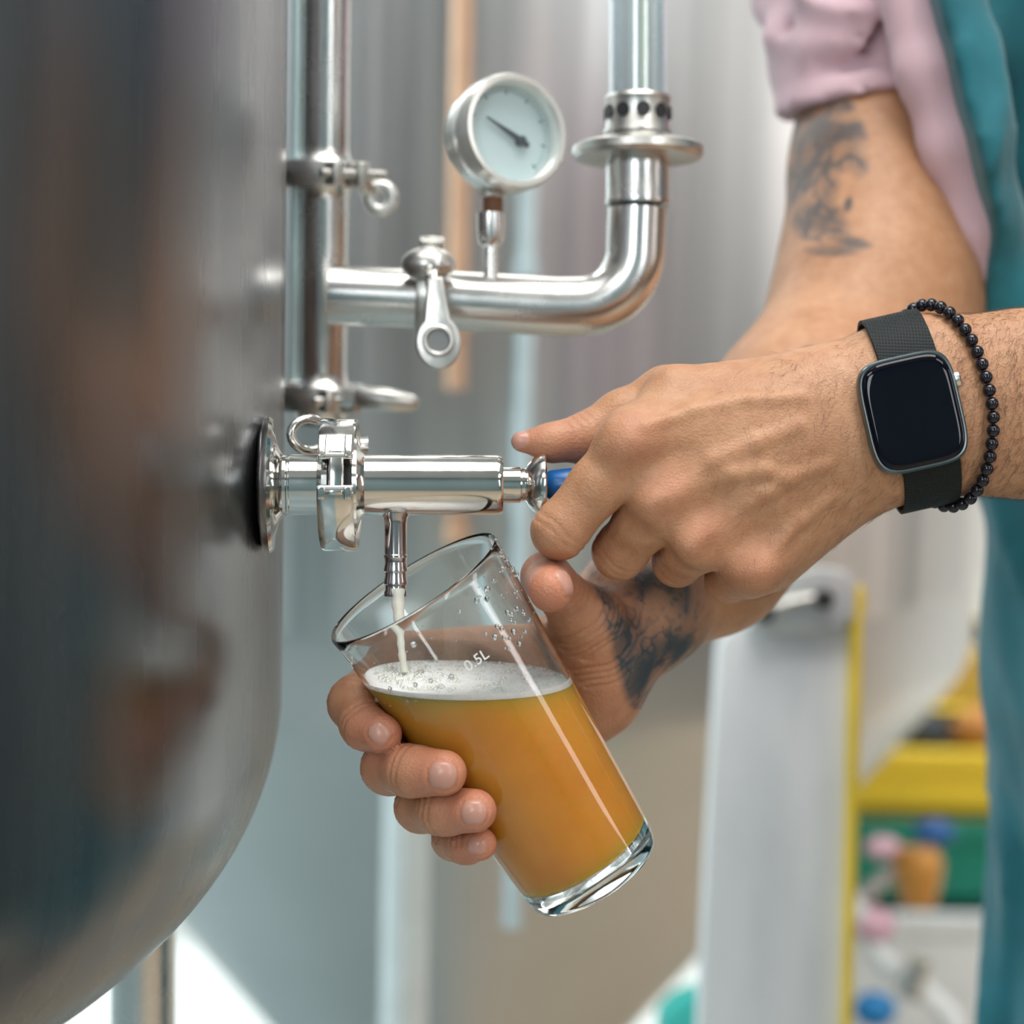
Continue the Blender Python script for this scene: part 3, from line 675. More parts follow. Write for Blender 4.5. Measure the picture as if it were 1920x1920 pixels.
def polygonise(fn, lo, hi, vox, B=10, margin=1.6, smooth=2):
    lo = np.array(lo, float); hi = np.array(hi, float)
    nb = np.maximum(1, np.ceil((hi-lo)/(vox*B)).astype(int)); n = nb*B+1
    g = np.stack(np.meshgrid(*[np.arange(k) for k in nb], indexing='ij'), -1).reshape(-1, 3)
    cd_ = run(fn, lo+(g+0.5)*B*vox); act = np.abs(cd_) < B*vox*0.87*margin
    F = np.repeat(np.repeat(np.repeat(cd_.reshape(nb), B, 0), B, 1), B, 2).astype(np.float32)
    F = np.pad(F, ((0, 1), (0, 1), (0, 1)), mode='edge')
    mask = np.zeros(n, bool)
    for i, j, k in g[act]: mask[i*B:(i+1)*B+1, j*B:(j+1)*B+1, k*B:(k+1)*B+1] = True
    idx = np.argwhere(mask); F[mask] = run(fn, lo+idx*vox)
    S = F < 0
    m = [x-1 for x in n]
    c8 = [(i, j, k) for i in (0, 1) for j in (0, 1) for k in (0, 1)]
    cnt = np.zeros(m, np.uint8)
    for i, j, k in c8: cnt += S[i:i+m[0], j:j+m[1], k:k+m[2]]
    cells = np.argwhere((cnt > 0) & (cnt < 8))
    vid = -np.ones(m, np.int64); vid[cells[:, 0], cells[:, 1], cells[:, 2]] = np.arange(len(cells))
    acc = np.zeros((len(cells), 3)); num = np.zeros(len(cells))
    for a in c8:
        for ax in range(3):
            if a[ax]: continue
            b = list(a); b[ax] = 1
            fa = F[cells[:, 0]+a[0], cells[:, 1]+a[1], cells[:, 2]+a[2]]; fb = F[cells[:, 0]+b[0], cells[:, 1]+b[1], cells[:, 2]+b[2]]
            cr = (fa < 0) != (fb < 0); t = np.where(cr, fa/np.where(cr, fa-fb, 1), 0)
            p = np.tile(np.array(a, float), (len(cells), 1)); p[:, ax] = t
            acc[cr] += p[cr]; num[cr] += 1
    V = lo + (cells+acc/num[:, None])*vox
    Q = []
    for ax in range(3):
        o1, o2 = [(1, 2), (2, 0), (0, 1)][ax]
        sl0 = [slice(1, m[d]) for d in range(3)]; sl0[ax] = slice(0, m[ax])
        sl1 = list(sl0); sl1[ax] = slice(1, m[ax]+1)
        s0 = S[tuple(sl0)]; s1_ = S[tuple(sl1)]
        e = np.argwhere(s0 != s1_); off = np.array([1, 1, 1]); off[ax] = 0; e = e+off
        flip = ~S[e[:, 0], e[:, 1], e[:, 2]]
        d1 = np.zeros(3, int); d1[o1] = 1; d2 = np.zeros(3, int); d2[o2] = 1
        q = [e-d1-d2, e-d2, e, e-d1]
        q = np.stack([vid[x[:, 0], x[:, 1], x[:, 2]] for x in q], 1)
        q[flip] = q[flip][:, ::-1]; Q.append(q)
    Q = np.concatenate(Q); Q = Q[(Q >= 0).all(1)]
    for _ in range(smooth):
        for lam in (0.5, -0.48):
            E = np.concatenate([Q[:, [0, 1]], Q[:, [1, 2]], Q[:, [2, 3]], Q[:, [3, 0]]])
            deg = np.bincount(E.ravel(), minlength=len(V)).astype(float)
            L = np.stack([np.bincount(E[:, 0], V[E[:, 1], c], len(V))+np.bincount(E[:, 1], V[E[:, 0], c], len(V)) for c in range(3)], 1)
            V = V + lam*(L/np.maximum(deg, 1)[:, None]-V)
    return V, Q
def clipped(V, Q, keep):
    """drop faces whose centre fails keep(centres)"""
    ok = keep(V[Q].mean(1)); Q = Q[ok]; used = np.unique(Q); mp = -np.ones(len(V), int); mp[used] = np.arange(len(used))
    return V[used], mp[Q]
def np_mesh(name, V, Q, mat, parent, attrs=None):
    me = bpy.data.meshes.new(name)
    me.vertices.add(len(V)); me.vertices.foreach_set('co', V.astype(np.float32).ravel())
    me.loops.add(Q.size); me.loops.foreach_set('vertex_index', Q.ravel().astype(np.int32))
    me.polygons.add(len(Q)); me.polygons.foreach_set('loop_start', np.arange(0, Q.size, 4, dtype=np.int32))
    try: me.polygons.foreach_set('loop_total', np.full(len(Q), 4, dtype=np.int32))
    except Exception: pass
    me.update(calc_edges=True); me.validate()
    for k, a in (attrs or {}).items():
        at = me.attributes.new(k, 'FLOAT', 'POINT'); at.data.foreach_set('value', a.astype(np.float32))
    return finish(name, me, mat, parent, True, None)
_c, _F, _R, _U = A3(CAM), A3(_f), A3(_r), A3(_u)
def pix(X):
    q = X-_c; d = q@_F; return 960+(q@_R)/d*FPX, 960-(q@_U)/d*FPX, d
def PP(*a): return A3(P(*a))
def surf(fn, px, py, d0, d1=None):
    """first hit of the ray through the pixel, from depth d0"""
    d = d0
    for _ in range(80):
        v = float(fn(PP(px, py, d)[None])[0]); d += v*0.8
        if abs(v) < 2e-5: break
    return PP(px, py, d)
def grad(fn, p, e=4e-4):
    g = np.array([fn((p+e*np.eye(3)[i])[None])[0]-fn((p-e*np.eye(3)[i])[None])[0] for i in range(3)]); return g/np.linalg.norm(g)
def fbm(X, sc, seed=0, n=5):
    """cheap smooth noise: sums of sines in random directions"""
    r_ = np.random.default_rng(seed); o = np.zeros(len(X)); a = 1.0; tot = 0
    for i in range(n):
        for j in range(3):
            k = r_.normal(size=3); k /= np.linalg.norm(k); o += a*np.sin(X@k*sc*(1.7**i)*r_.uniform(0.7, 1.3)+r_.uniform(0, 6.28)+1.5*np.sin(X@r_.normal(size=3)*sc*0.6)); tot += a
        a *= 0.6
    return o/tot*1.8
grA, gaA = A3(GR), A3(GA)
def glass_d(X):
    q = X-grA; h = q@gaA; rad = np.sqrt(np.maximum((q*q).sum(1)-h*h, 0)); sl = (R1-R2)/GL
    d = (rad-(R1-sl*np.clip(h, -0.02, GL)))*0.998
    return np.maximum(d, np.maximum(-h, h-GL))
def onglass(px, py, r, near=True):
    """point on the pixel's ray whose distance from the glass wall is r (near or far side)"""
    best = None; ds = np.linspace(0.79, 0.96, 3401); X = _c+((_F+_R*((px-960)/FPX)+_U*((960-py)/FPX))[None]*ds[:, None])
    q = X-grA; h = q@gaA; rad = np.sqrt((q*q).sum(1)-h*h); f = rad-(R1-(R1-R2)/GL*h)-r
    i0 = int(np.argmin(f))
    if f[i0] >= 0: return X[i0]
    s = np.where(np.sign(f[:-1]) != np.sign(f[1:]))[0]
    return X[s[0]] if near else X[s[-1]]

# ------------------------------------------------------------------ left hand with the watch (pulls the valve handle)
T = -_F                                        # towards the camera
LW = [PP(1600, 805, .873), PP(1650, 790, .875), PP(1700, 764, .877), PP(1760, 760, .879), PP(1920, 757, .886), PP(2200, 752, .905), PP(2700, 700, .97)]
LWr = [.0300, .0312, .0318, .0335, .0362, .0440, .046]
L_MCP = {'i': PP(1188, 830, .8560), 'm': PP(1250, 925, .8555), 'r': PP(1320, 1003, .8600), 'p': PP(1412, 1056, .8680)}
L_PIP = {'i': PP(1050, 995, .8600), 'm': PP(1163, 1034, .8800), 'r': PP(1272, 1052, .8890), 'p': PP(1366, 1086, .8900)}
L_CAR = {'i': PP(1530, 745, .872), 'm': PP(1550, 800, .867), 'r': PP(1570, 850, .870), 'p': PP(1590, 885, .878)}
def lh_fingers(X):
    fs = []
    I = chain(X, [L_MCP['i'], (L_MCP['i']+L_PIP['i'])/2, L_PIP['i'], PP(1066, 985, .886), PP(1100, 935, .896)], [.0128, .0113, .0111, .0093, .0080], .004)
    Mi = chain(X, [L_MCP['m'], (L_MCP['m']+L_PIP['m'])/2, L_PIP['m'], PP(1190, 985, .902), PP(1210, 930, .900)], [.0125, .0116, .0110, .0092, .0082], .004)
    Ri = chain(X, [L_MCP['r'], (L_MCP['r']+L_PIP['r'])/2, L_PIP['r'], PP(1290, 1000, .908), PP(1300, 950, .903)], [.0118, .0108, .0102, .0090, .0080], .004)
    Pi = chain(X, [L_MCP['p'], (L_MCP['p']+L_PIP['p'])/2, L_PIP['p'], PP(1380, 1040, .906), PP(1385, 1000, .903)], [.0112, .0100, .0094, .0080, .0070], .004)
    return I, Mi, Ri, Pi
def L(px, py, d): return PP(px, py, d)
L_veins = []
def lh_palm(X):
    d = chain(X, LW, LWr, .012, T, 1.5)
    for key, r0, r1 in (('i', .0150, .0122), ('m', .0145, .0122), ('r', .0140, .0116), ('p', .0150, .0120)):
        d = smin(d, cap(X, L_CAR[key], L_MCP[key], r0, r1), .012)
    # first web muscle, up to the thumb knuckle
    d = smin(d, cap(X, PP(1540, 722, .880), PP(1262, 738, .874), .0145, .0108), .010)
    d = smin(d, cap(X, PP(1262, 742, .872), PP(1200, 815, .862), .0108, .0105), .007)
    # hypothenar
    d = smin(d, cap(X, PP(1600, 895, .886), PP(1440, 1046, .884), .0165, .0145), .010)
    # palm body behind
    d = smin(d, cap(X, PP(1560, 840, .890), PP(1330, 930, .885), .018, .016), .012)
    return d
def lh_thumb(X):
    t = chain(X, [PP(1500, 740, .893), PP(1250, 742, .893), PP(1165, 782, .889), PP(1095, 822, .885), PP(1035, 830, .881), PP(978, 828, .879)], [.0140, .0118, .0104, .0098, .0074, .0044], .005, _U, 1.0)
    return t
def lh(X):
    palm = lh_palm(X)
    th = smin(palm, lh_thumb(X), .006)
    I, Mi, Ri, Pi = lh_fingers(X)
    d = th
    for f_, k in ((I, .009), (Mi, .009), (Ri, .008), (Pi, .008)):
        d = np.minimum(d, smin(palm, f_, k))
    # soft webs between neighbouring knuckles are left as creases; knuckle bumps
    for c, r in ((PP(1172, 836, .8505), .0080), (PP(1236, 927, .8485), .0085), (PP(1306, 1006, .8520), .0078), (PP(1412, 1060, .8600), .0080)):
        d = smin(d, ball_(X, c, r), .009)
    for a, b, r in L_veins: d = smin(d, cap(X, a, b, r, r), .0044)
    # valleys between the knuckles
    for a, b, r in L_dips: d = smax(d, -cap(X, a, b, r, r), .010)
    # thumb pad rests on the flared disc, palm closes on the handle
    return d
L_dips = []
_b = lh
for (x0, y0), (x1, y1) in (((1196, 905), (1290, 880)), ((1262, 985), (1350, 950)), ((1352, 1045), (1420, 1000))):
    p0 = surf(lh, x0, y0, .80) + T*.0068; p1 = surf(lh, x1, y1, .80) + T*.0075
    L_dips.append((p0, p1, .0078))
vs_ = [[(1322, 912), (1372, 890), (1430, 882), (1480, 898)], [(1372, 985), (1400, 950), (1440, 922), (1476, 897), (1545, 872)], [(1280, 905), (1330, 868), (1420, 830), (1500, 800)],
       [(1210, 800), (1300, 770), (1400, 750), (1500, 745)], [(1450, 1030), (1500, 975), (1560, 930)]]
tmp = []
for k, ln_ in enumerate(vs_):
    pts = [surf(lh, x, y, .80) for x, y in ln_]; r = (.0016, .0017, .0018, .0013, .0014)[k]
    pts = [p - T*(r*0.95) for p in pts]
    tmp += [(pts[i], pts[i+1], r) for i in range(len(pts)-1)]
L_veins.extend(tmp)
def box_of(pts, pad): a = np.array(pts); return a.min(0)-pad, a.max(0)+pad
lo, hi = box_of([PP(950, 600, .86), PP(1990, 1140, .86), PP(950, 600, .91), PP(1990, 1140, .91), LW[4]+_U*.04, LW[4]-_U*.04], .016)
def creases(X, d, items):
    for c, ax, n_, dep in items:
        q = X-c; m_ = (q*q).sum(1) < .0165**2
        if not m_.any(): continue
        t = q[m_]@ax; wob = .0006*np.sin((q[m_]@np.cross(ax, T))*420)
        w_ = np.zeros(m_.sum())
        for k in range(n_): w_ += np.exp(-((t+wob-(k-(n_-1)/2)*.0030)/.0009)**2)
        d = d.copy(); d[m_] += dep*w_
    return d
LTN = surf(lh, 966, 821, .83); LTNn = grad(lh, LTN)
LTl = -_R*1.0+_U*.1; LTl = LTl-LTNn*(LTl@LTNn); LTl /= np.linalg.norm(LTl); LTs = np.cross(LTNn, LTl)
def lnail(X):
    q = X-LTN; v = (np.abs((q@LTl)/.0048)**2.6+np.abs((q@LTs)/.0040)**2.6)**(1/2.6); return np.where(np.abs(q@LTNn) < .005, v, 9.0)
LC = [(L_PIP[k], (L_PIP[k]-L_MCP[k])/np.linalg.norm(L_PIP[k]-L_MCP[k]), 2, .0006) for k in 'imrp']
LC += [(PP(1095, 822, .885), (PP(1035, 830, .881)-PP(1165, 782, .889))/np.linalg.norm(PP(1035, 830, .881)-PP(1165, 782, .889)), 3, .0005)]
def lh2(X):
    d = lh(X); n_ = np.abs(d) < .004
    if n_.any():
        d = creases(X, d, LC); v = lnail(X[n_]); dd = d[n_]+np.exp(-((v-1.06)/.1)**2)*.0004; d[n_] = dd
    return d
Vl, Ql = polygonise(lh2, lo, hi, .0010)
cutx = 1960
Vl, Ql = clipped(Vl, Ql, lambda c: pix(c)[0] < cutx)
# thumb nail and finger wrinkles come from attributes
def near_pts(X, pts, rad):
    o = np.zeros(len(X))
    for p in pts: o = np.maximum(o, np.exp(-((X-p)**2).sum(1)/(2*rad*rad)))
    return o

# ------------------------------------------------------------------ right hand round the glass
rI = [onglass(750, 1250, .0125, False), onglass(664, 1318, .0108, False), onglass(684, 1362, .0085), onglass(716, 1376, .0078)]
rM = [onglass(815, 1335, .0130, False), onglass(728, 1438, .0108, False), onglass(774, 1446, .0095), onglass(832, 1449, .0087)]
rR = [onglass(862, 1405, .0125, False), onglass(788, 1512, .0102, False), onglass(832, 1520, .0090), onglass(890, 1520, .0082)]
rP = [onglass(925, 1465, .0110, False), onglass(850, 1572, .0085, False), onglass(872, 1583, .0074), onglass(900, 1582, .0066)]
rad = {'I': [.0125, .0104, .0093, .0080], 'M': [.0125, .0108, .0101, .0090], 'R': [.0120, .0102, .0096, .0086], 'P': [.0108, .0086, .0077, .0068]}
RA = [PP(1128, 1215, .923), PP(1200, 1140, .940), PP(1331, 1041, .975), PP(1531, 812, 1.03), PP(1655, 715, 1.08), PP(1650, 560, 1.10), PP(1652, 300, 1.13), PP(1645, -150, 1.17)]
RAr = [.0240, .0265, .0340, .0440, .0470, .0495, .0440, .0420]
rTh = [PP(1118, 1225, .912), PP(1102, 1165, .899), PP(1024, 1082, .878), PP(1033, 1106, .850)]
def rh_hand(X):
    palm = cap(X, PP(1120, 1225, .922), rI[0], .018, .0130)
    for p, a in ((rM[0], (1110, 1250, .926)), (rR[0], (1110, 1280, .928)), (rP[0], (1110, 1300, .928))):
        palm = smin(palm, cap(X, PP(*a), p, .019, .0125), .012)
    palm = smin(palm, cap(X, PP(1112, 1300, .922), PP(960, 1430, .925), .0150, .0140), .010)
    palm = smin(palm, cap(X, PP(1112, 1250, .915), rTh[1], .0150, .0140), .010)
    arm = chain(X, RA, RAr, .014)
    palm = smin(palm, arm, .010)
    d = palm
    for pts, rs in ((rI, rad['I']), (rM, rad['M']), (rR, rad['R']), (rP, rad['P'])):
        f_ = chain(X, pts, rs, .004); d = np.minimum(d, smin(palm, f_, .008))
    th = chain(X, rTh, [.0145, .0128, .0098, .0090], .004)
    d = np.minimum(d, smin(palm, th, .008))
    return d
def jdir(a, b, c): v = (b-a)/np.linalg.norm(b-a)+(c-b)/np.linalg.norm(c-b); return v/np.linalg.norm(v)
RC = []
for pts in (rI, rM, rR, rP):
    RC.append((pts[2], jdir(pts[1], pts[2], pts[3]), 2, .0008)); RC.append((pts[1], jdir(pts[0], pts[1], pts[2]), 3, .0008))
RC.append((rTh[2]*.6+rTh[1]*.4, (rTh[2]-rTh[1])/np.linalg.norm(rTh[2]-rTh[1]), 3, .0007))
RC.append((rTh[1]+T*.004, (rTh[2]-rTh[1])/np.linalg.norm(rTh[2]-rTh[1]), 5, .0010))
RC.append((rTh[0]+T*.006, (rTh[1]-rTh[0])/np.linalg.norm(rTh[1]-rTh[0]), 4, .0010))
def rh0(X):
    return smax(rh_hand(X), -(glass_d(X)-0.0001), .0012)
# nails: (centre pixel, width axis, length axis) found on the surface
nails = []
def add_nail(px, py, wl, lx, ly, w_, sd=None, n_=None):
    p = surf(rh_hand, px, py, .79) if sd is None else sd
    nrm = grad(rh_hand, p) if n_ is None else n_
    l = _R*lx - _U*ly; l = l-nrm*(l@nrm); l /= np.linalg.norm(l); s = np.cross(nrm, l)
    nails.append((p, nrm, l, s, wl, w_))
add_nail(710, 1375, .0046, 0.80, 0.60, .0040)
add_nail(830, 1455, .0056, 1.0, 0.15, .0054)
add_nail(888, 1525, .0050, 1.0, 0.1, .0050)
add_nail(892, 1588, .0042, 1.0, 0.1, .0034)
add_nail(1068, 1086, .0060, 0.2, 0.9, .0056)
def nail_field(X):
    """distance-like value inside each nail outline: <0 inside, and height over the skin"""
    o = np.full(len(X), 9.0)
    for p, nrm, l, s, wl, w_ in nails:
        q = X-p; a = (q@l)/wl; b = (q@s)/w_; c = np.abs(q@nrm)
        v = (np.abs(a)**2.8+np.abs(b)**2.8)**(1/2.8)
        v = np.where((c < .007), v, 9.0); o = np.minimum(o, v)
    return o
def rh(X):
    d = creases(X, rh0(X), RC)
    near = np.abs(d) < .004
    if near.any():
        v = nail_field(X[near]); 
        g = np.exp(-((v-1.06)/0.10)**2)*.00055          # fold round the nail
        pl = np.where(v < 1.0, -.00012, 0)
        dd = d[near]; dd = dd+g+pl; d = d.copy(); d[near] = dd
    return d
lo, hi = box_of(rI+rM+rR+rP+rTh+[PP(1250, 1100, .94), PP(1160, 1350, .93), PP(1120, 1225, .95)], .018)
Vh, Qh = polygonise(rh, lo, hi, .00085)
# cut plane across the forearm: hand side fine, arm side coarse
cp = (RA[0]*0.55+RA[1]*0.45); cn = (RA[1]-RA[0]); cn /= np.linalg.norm(cn)
Vh, Qh = clipped(Vh, Qh, lambda c: (c-cp)@cn < 0)
def rarm(X):
    a = rh0(X)
    # elbow fold and biceps swelling
    a = smin(a, cap(X, PP(1640, 520, 1.08), PP(1640, 330, 1.105), .040, .034), .03)
    a = smin(a, cap(X, PP(1500, 770, 1.03), PP(1600, 640, 1.07), .043, .044), .02)
    return a
lo, hi = box_of(RA+[PP(1120, 1225, .923)], .062)
lo2, hi2 = lo, hi
Va, Qa = polygonise(rarm, lo, hi, .0018)
Va, Qa = clipped(Va, Qa, lambda c: (c-cp)@cn > -0.0004)

# ------------------------------------------------------------------ torso, neck, head, left upper arm (mostly outside the frame)
RS, LS = PP(1645, -150, 1.17), PP(2750, -250, 1.08)
NK, HC = PP(2210, -330, 1.13), PP(2170, -700, 1.085)
CH0, CH1 = PP(2300, 130, 1.19), PP(2450, 1180, 1.23)
PV = PP(2480, 1420, 1.24)
def torso(X):
    d = cap(X, CH0, CH1, .138, .140, T, 1.35)
    d = smin(d, cap(X, RS*0.85+NK*0.15, LS*0.85+NK*0.15, .058, .058), .06)
    d = smin(d, cap(X, RS*0.55+CH0*0.45, LS*0.55+CH0*0.45, .095, .095, T, 1.2), .06)
    d = smin(d, cap(X, CH1, PV, .138, .134, T, 1.4), .05)
    return d
def head(X):
    d = cap(X, NK-_U*.03, HC-_U*.05, .060, .055)
    fc_ = T*0.85-_R*0.45-_U*0.2; fc_ /= np.linalg.norm(fc_); sd_ = np.cross(fc_, _U); sd_ /= np.linalg.norm(sd_); up_ = np.cross(sd_, fc_)
    H = cap(X, HC+up_*.035-fc_*.01, HC+up_*.02+fc_*.015, .082, .078)
    H = smin(H, cap(X, HC-up_*.02+fc_*.02, HC-up_*.075+fc_*.045, .065, .035), .03)
    H = smin(H, cap(X, HC+up_*.012+fc_*.088, HC-up_*.028+fc_*.108, .008, .013), .012)      # nose
    for s_ in (-1, 1):
        H = smax(H, -ball_(X, HC+up_*.010+fc_*.108+sd_*(s_*.032), .020), .012)               # eye sockets
        H = smin(H, ball_(X, HC+up_*.010+fc_*.079+sd_*(s_*.032), .0125), .003)
        H = smin(H, cap(X, HC+up_*.01+sd_*(s_*.083)-fc_*.005, HC-up_*.03+sd_*(s_*.080), .012, .008, sd_, 2.0), .004)
    H = smin(H, cap(X, HC-up_*.052+fc_*.083-sd_*.02, HC-up_*.052+fc_*.083+sd_*.02, .006, .006), .006)
    return smin(d, H, .02), (fc_, sd_, up_)
def larm(X): return smin(chain(X, LW[2:], LWr[2:], .012, T, 1.5), cap(X, LW[6], LS, .046, .056), .03)
def upper(X): return smin(smin(torso(X), head(X)[0], .03), larm(X), .02)
lo, hi = box_of([RS, LS, HC+_U*.13, PV-_U*.1, LW[4], LW[6], CH0+T*.12, CH0-T*.15], .07)
Vt, Qt = polygonise(upper, lo, hi, .0055, B=8)
# stop where the fine arm begins
Vt, Qt = clipped(Vt, Qt, lambda c: ~((pix(c)[0] < cutx-14) & ((c-LW[4])@(LW[4]-LW[3]) < .02) & (((c-LW[4])**2).sum(1) < .2**2)))

# attributes: ink, redness, nail
def ink_field(V):
    x, y, d = pix(V); o = np.zeros(len(V))
    warp = fbm(V, 60, 21, 3)*.004
    Wp = V + warp[:, None]
    # forearm: broad dark scales and leaves
    m1 = np.clip((x-(1098+(y-1080)*.30))/16, 0, 1)*np.clip((1345-x)/60, 0, 1)*(y > 1030)*(y < 1330)*(d > .875)
    n1 = fbm(Wp, 170, 3, 3); n2 = fbm(Wp, 420, 4, 3); n3 = fbm(Wp, 95, 9, 2)
    a = np.clip(0.62+0.75*n1+0.3*n3, 0, 1)*0.85+0.3*(np.abs(n2) < .16)
    lower = np.clip((x-1150)/60, 0, 1)*.35
    o = np.maximum(o, m1*np.clip(a+lower-.15, 0, 1)*(d < 1.05))
    # upper arm: feathery patch, paler, with a leaf shape at the bottom
    def blobm(cx, cy, sx, sy, rot=0):
        c_, s_ = math.cos(rot), math.sin(rot); u = ((x-cx)*c_+(y-cy)*s_)/sx; v = (-(x-cx)*s_+(y-cy)*c_)/sy; return np.clip(1.6-(u*u+v*v)*1.6, 0, 1)
    up = (d > 1.03)
    m2 = np.maximum.reduce([blobm(1545, 255, 85, 85), blobm(1590, 250, 38, 95, -.3), blobm(1520, 345, 60, 80), blobm(1535, 415, 70, 50, .5)])
    dg_ = (_R*.55-_U*.83); Ws = Wp-(1-1/3.2)*((Wp@dg_)[:, None]*dg_)
    st = fbm(Ws, 210, 6, 3); st2 = np.abs(fbm(Ws, 330, 7, 2))
    a2 = np.clip(.38+.42*st+.4*(st2 < .2), 0, 1)
    m3 = np.maximum.reduce([blobm(1590, 383, 9, 17, .2)*1.4, blobm(1600, 455, 42, 13, .15)*1.1, blobm(1560, 470, 60, 14, 0), blobm(1575, 440, 28, 22, .6)])
    o = np.maximum(o, np.clip(m2*(a2+.12)*1.15, 0, .85)*up); o = np.maximum(o, np.clip(m3*(.7+.3*st), 0, .9)*up)
    return o
V = np.concatenate([Vl, Vh, Va, Vt]); Q = np.concatenate([Ql, Qh+len(Vl), Qa+len(Vl)+len(Vh), Qt+len(Vl)+len(Vh)+len(Va)])
sl_l = slice(0, len(Vl)); sl_h = slice(len(Vl), len(Vl)+len(Vh)); sl_a = slice(len(Vl)+len(Vh), len(Vl)+len(Vh)+len(Va))
ink = np.zeros(len(V)); ink[sl_a] = ink_field(V[sl_a]); ink[sl_h] = ink_field(V[sl_h])
nl = np.zeros(len(V)); nl[sl_l] = np.clip((1.0-lnail(V[sl_l]))/.10, 0, 1); nl[sl_h] = np.clip((1.0-nail_field(V[sl_h]))/0.10, 0, 1)
hh = nail_field(V[sl_h])
red = np.zeros(len(V))
red[sl_l] = np.clip(near_pts(V[sl_l], [L_MCP[k]+T*.012 for k in 'imrp'], .009)*.38 + near_pts(V[sl_l], [PP(1060, 835, .88), PP(985, 830, .879)], .011)*.55 + near_pts(V[sl_l], [L_PIP[k] for k in 'imrp'], .010)*.3, 0, 1)
red[sl_h] = np.clip(near_pts(V[sl_h], [rI[3], rM[3], rR[3], rP[3], rTh[3], rTh[2]], .009)*.8 + .25, 0, 1)
sk = N('skin'); v = sk.coord()
base = sk.ramp(sk.noise(v, 55, 6, 0.6), [(0.25, (0.43, 0.222, 0.118)), (0.5, (0.49, 0.265, 0.145)), (0.8, (0.55, 0.31, 0.18))])
mot = sk.ramp(sk.noise(v, 160, 5, 0.7), [(0.35, (0.88, 0.80, 0.78)), (0.62, (1.0, 1.0, 1.0))])
base = sk.mix(1.0, base, mot, 'MULTIPLY')
base = sk.mix(sk.attr('redness'), base, (0.52, 0.20, 0.125))
base = sk.mix(sk.attr('nail'), base, (0.50, 0.27, 0.21))
base = sk.mix(sk.attr('ink'), base, (0.055, 0.065, 0.075))
sk.to(base, 'Base Color')
sk.set(Subsurface_Weight=0.22, Subsurface_Radius=(1.0, 0.35, 0.2), Subsurface_Scale=0.006, Specular_IOR_Level=0.4)
rg_ = sk.mapr(sk.attr('nail'), 0.46, 0.26); sk.to(rg_, 'Roughness')
n1 = sk.noise(v, 420, 6, 0.65); vo = sk.new('ShaderNodeTexVoronoi'); vo.inputs['Scale'].default_value = 900; sk.l.new(v, vo.inputs['Vector'])
n2 = sk.noise(sk.coord((1, 1, 1)), 140, 4)
ad = sk.new('ShaderNodeMath', operation='ADD'); sk.l.new(n1, ad.inputs[0]); sk.l.new(vo.outputs['Distance'], ad.inputs[1])
ad2 = sk.new('ShaderNodeMath', operation='ADD'); sk.l.new(ad.outputs[0], ad2.inputs[0]); sk.l.new(n2, ad2.inputs[1])
bmp = sk.bump(ad2.outputs[0], 0.36, 0.0005)
sk.l.new(sk.mapr(sk.attr('nail'), 0.36, 0.03), bmp.inputs['Strength'])
person = empty('person', (float(PV[0]), float(PV[1]), 0.0), 'person in pink T-shirt and teal apron, tattooed arm holding the beer glass', 'person')
body = np_mesh('body', V, Q, sk.m, person, {'ink': ink, 'redness': red, 'nail': nl})

# head hair
def hairf(X):
    hd, (fc_, sd_, up_) = head(X)
    s_ = (X-A3(HC))@up_ + .35*((X-A3(HC))@(-fc_)) - .045
    return np.maximum(hd-.010+.002*fbm(X, 120, 2, 2), -s_)
Vx, Qx = polygonise(hairf, HC-.15, HC+.15, .005, B=6)
np_mesh('hair', Vx, Qx, simple('dark_hair', (0.05, 0.03, 0.02), 0.6), person)
# ------------------------------------------------------------------ clothes
def fabric(name, color, weave=900, rough=0.85, var=0.08, b=0.25):
    m = N(name); v = m.coord(); f = m.noise(v, 25, 6, 0.6)
    m.to(m.ramp(f, [(0.3, tuple(c*(1-var) for c in color)), (0.7, color)]), 'Base Color'); m.set(Roughness=rough, Sheen_Weight=0.25)
    m.bump(m.noise(v, weave, 2), b, 0.0008); return m.m
hem0 = PP(1600, 193, 1.12); hn = _R*.15-_U*.985-T*.06; hn /= np.linalg.norm(hn)
def folds(X, seed, amp, sc, ax, st=3.0):
    """creases running along direction ax"""
    u = A3(ax)/np.linalg.norm(A3(ax)); q = X-(1-1/st)*((X@u)[:, None]*u); n_ = fbm(q, sc, seed, 3); return amp*(1-np.abs(n_)*1.6)
ARM = (RS-RA[6])/np.linalg.norm(RS-RA[6])
SH0 = RS; DR = [PP(1690, -80, 1.066), PP(1745, 130, 1.062), PP(1792, 270, 1.064), PP(1842, 420, 1.072), PP(1876, 560, 1.09)]
def shirt_core(X):
    t = torso(X)-.010
    t = smin(t, chain(X, DR, [.0125, .0120, .0120, .0125, .012], .01), .020)
    return np.maximum(t, (X-A3(PV)+_U*.02)@(-_U)*1.0)
CR = []
for (x0, y0), (x1, y1) in (((1500, -8), (1668, 62)), ((1560, -30), (1690, 45)), ((1478, 55), (1660, 92)), ((1540, 128), (1690, 112)), ((1600, -60), (1700, 20))):
    f0 = lambda X: cap(X, RS, RA[6]+ARM*-.03, .0600, .0535)
    CR.append((surf(f0, x0, y0, 1.0)+T*.0015, surf(f0, x1, y1, 1.0)+T*.0005))
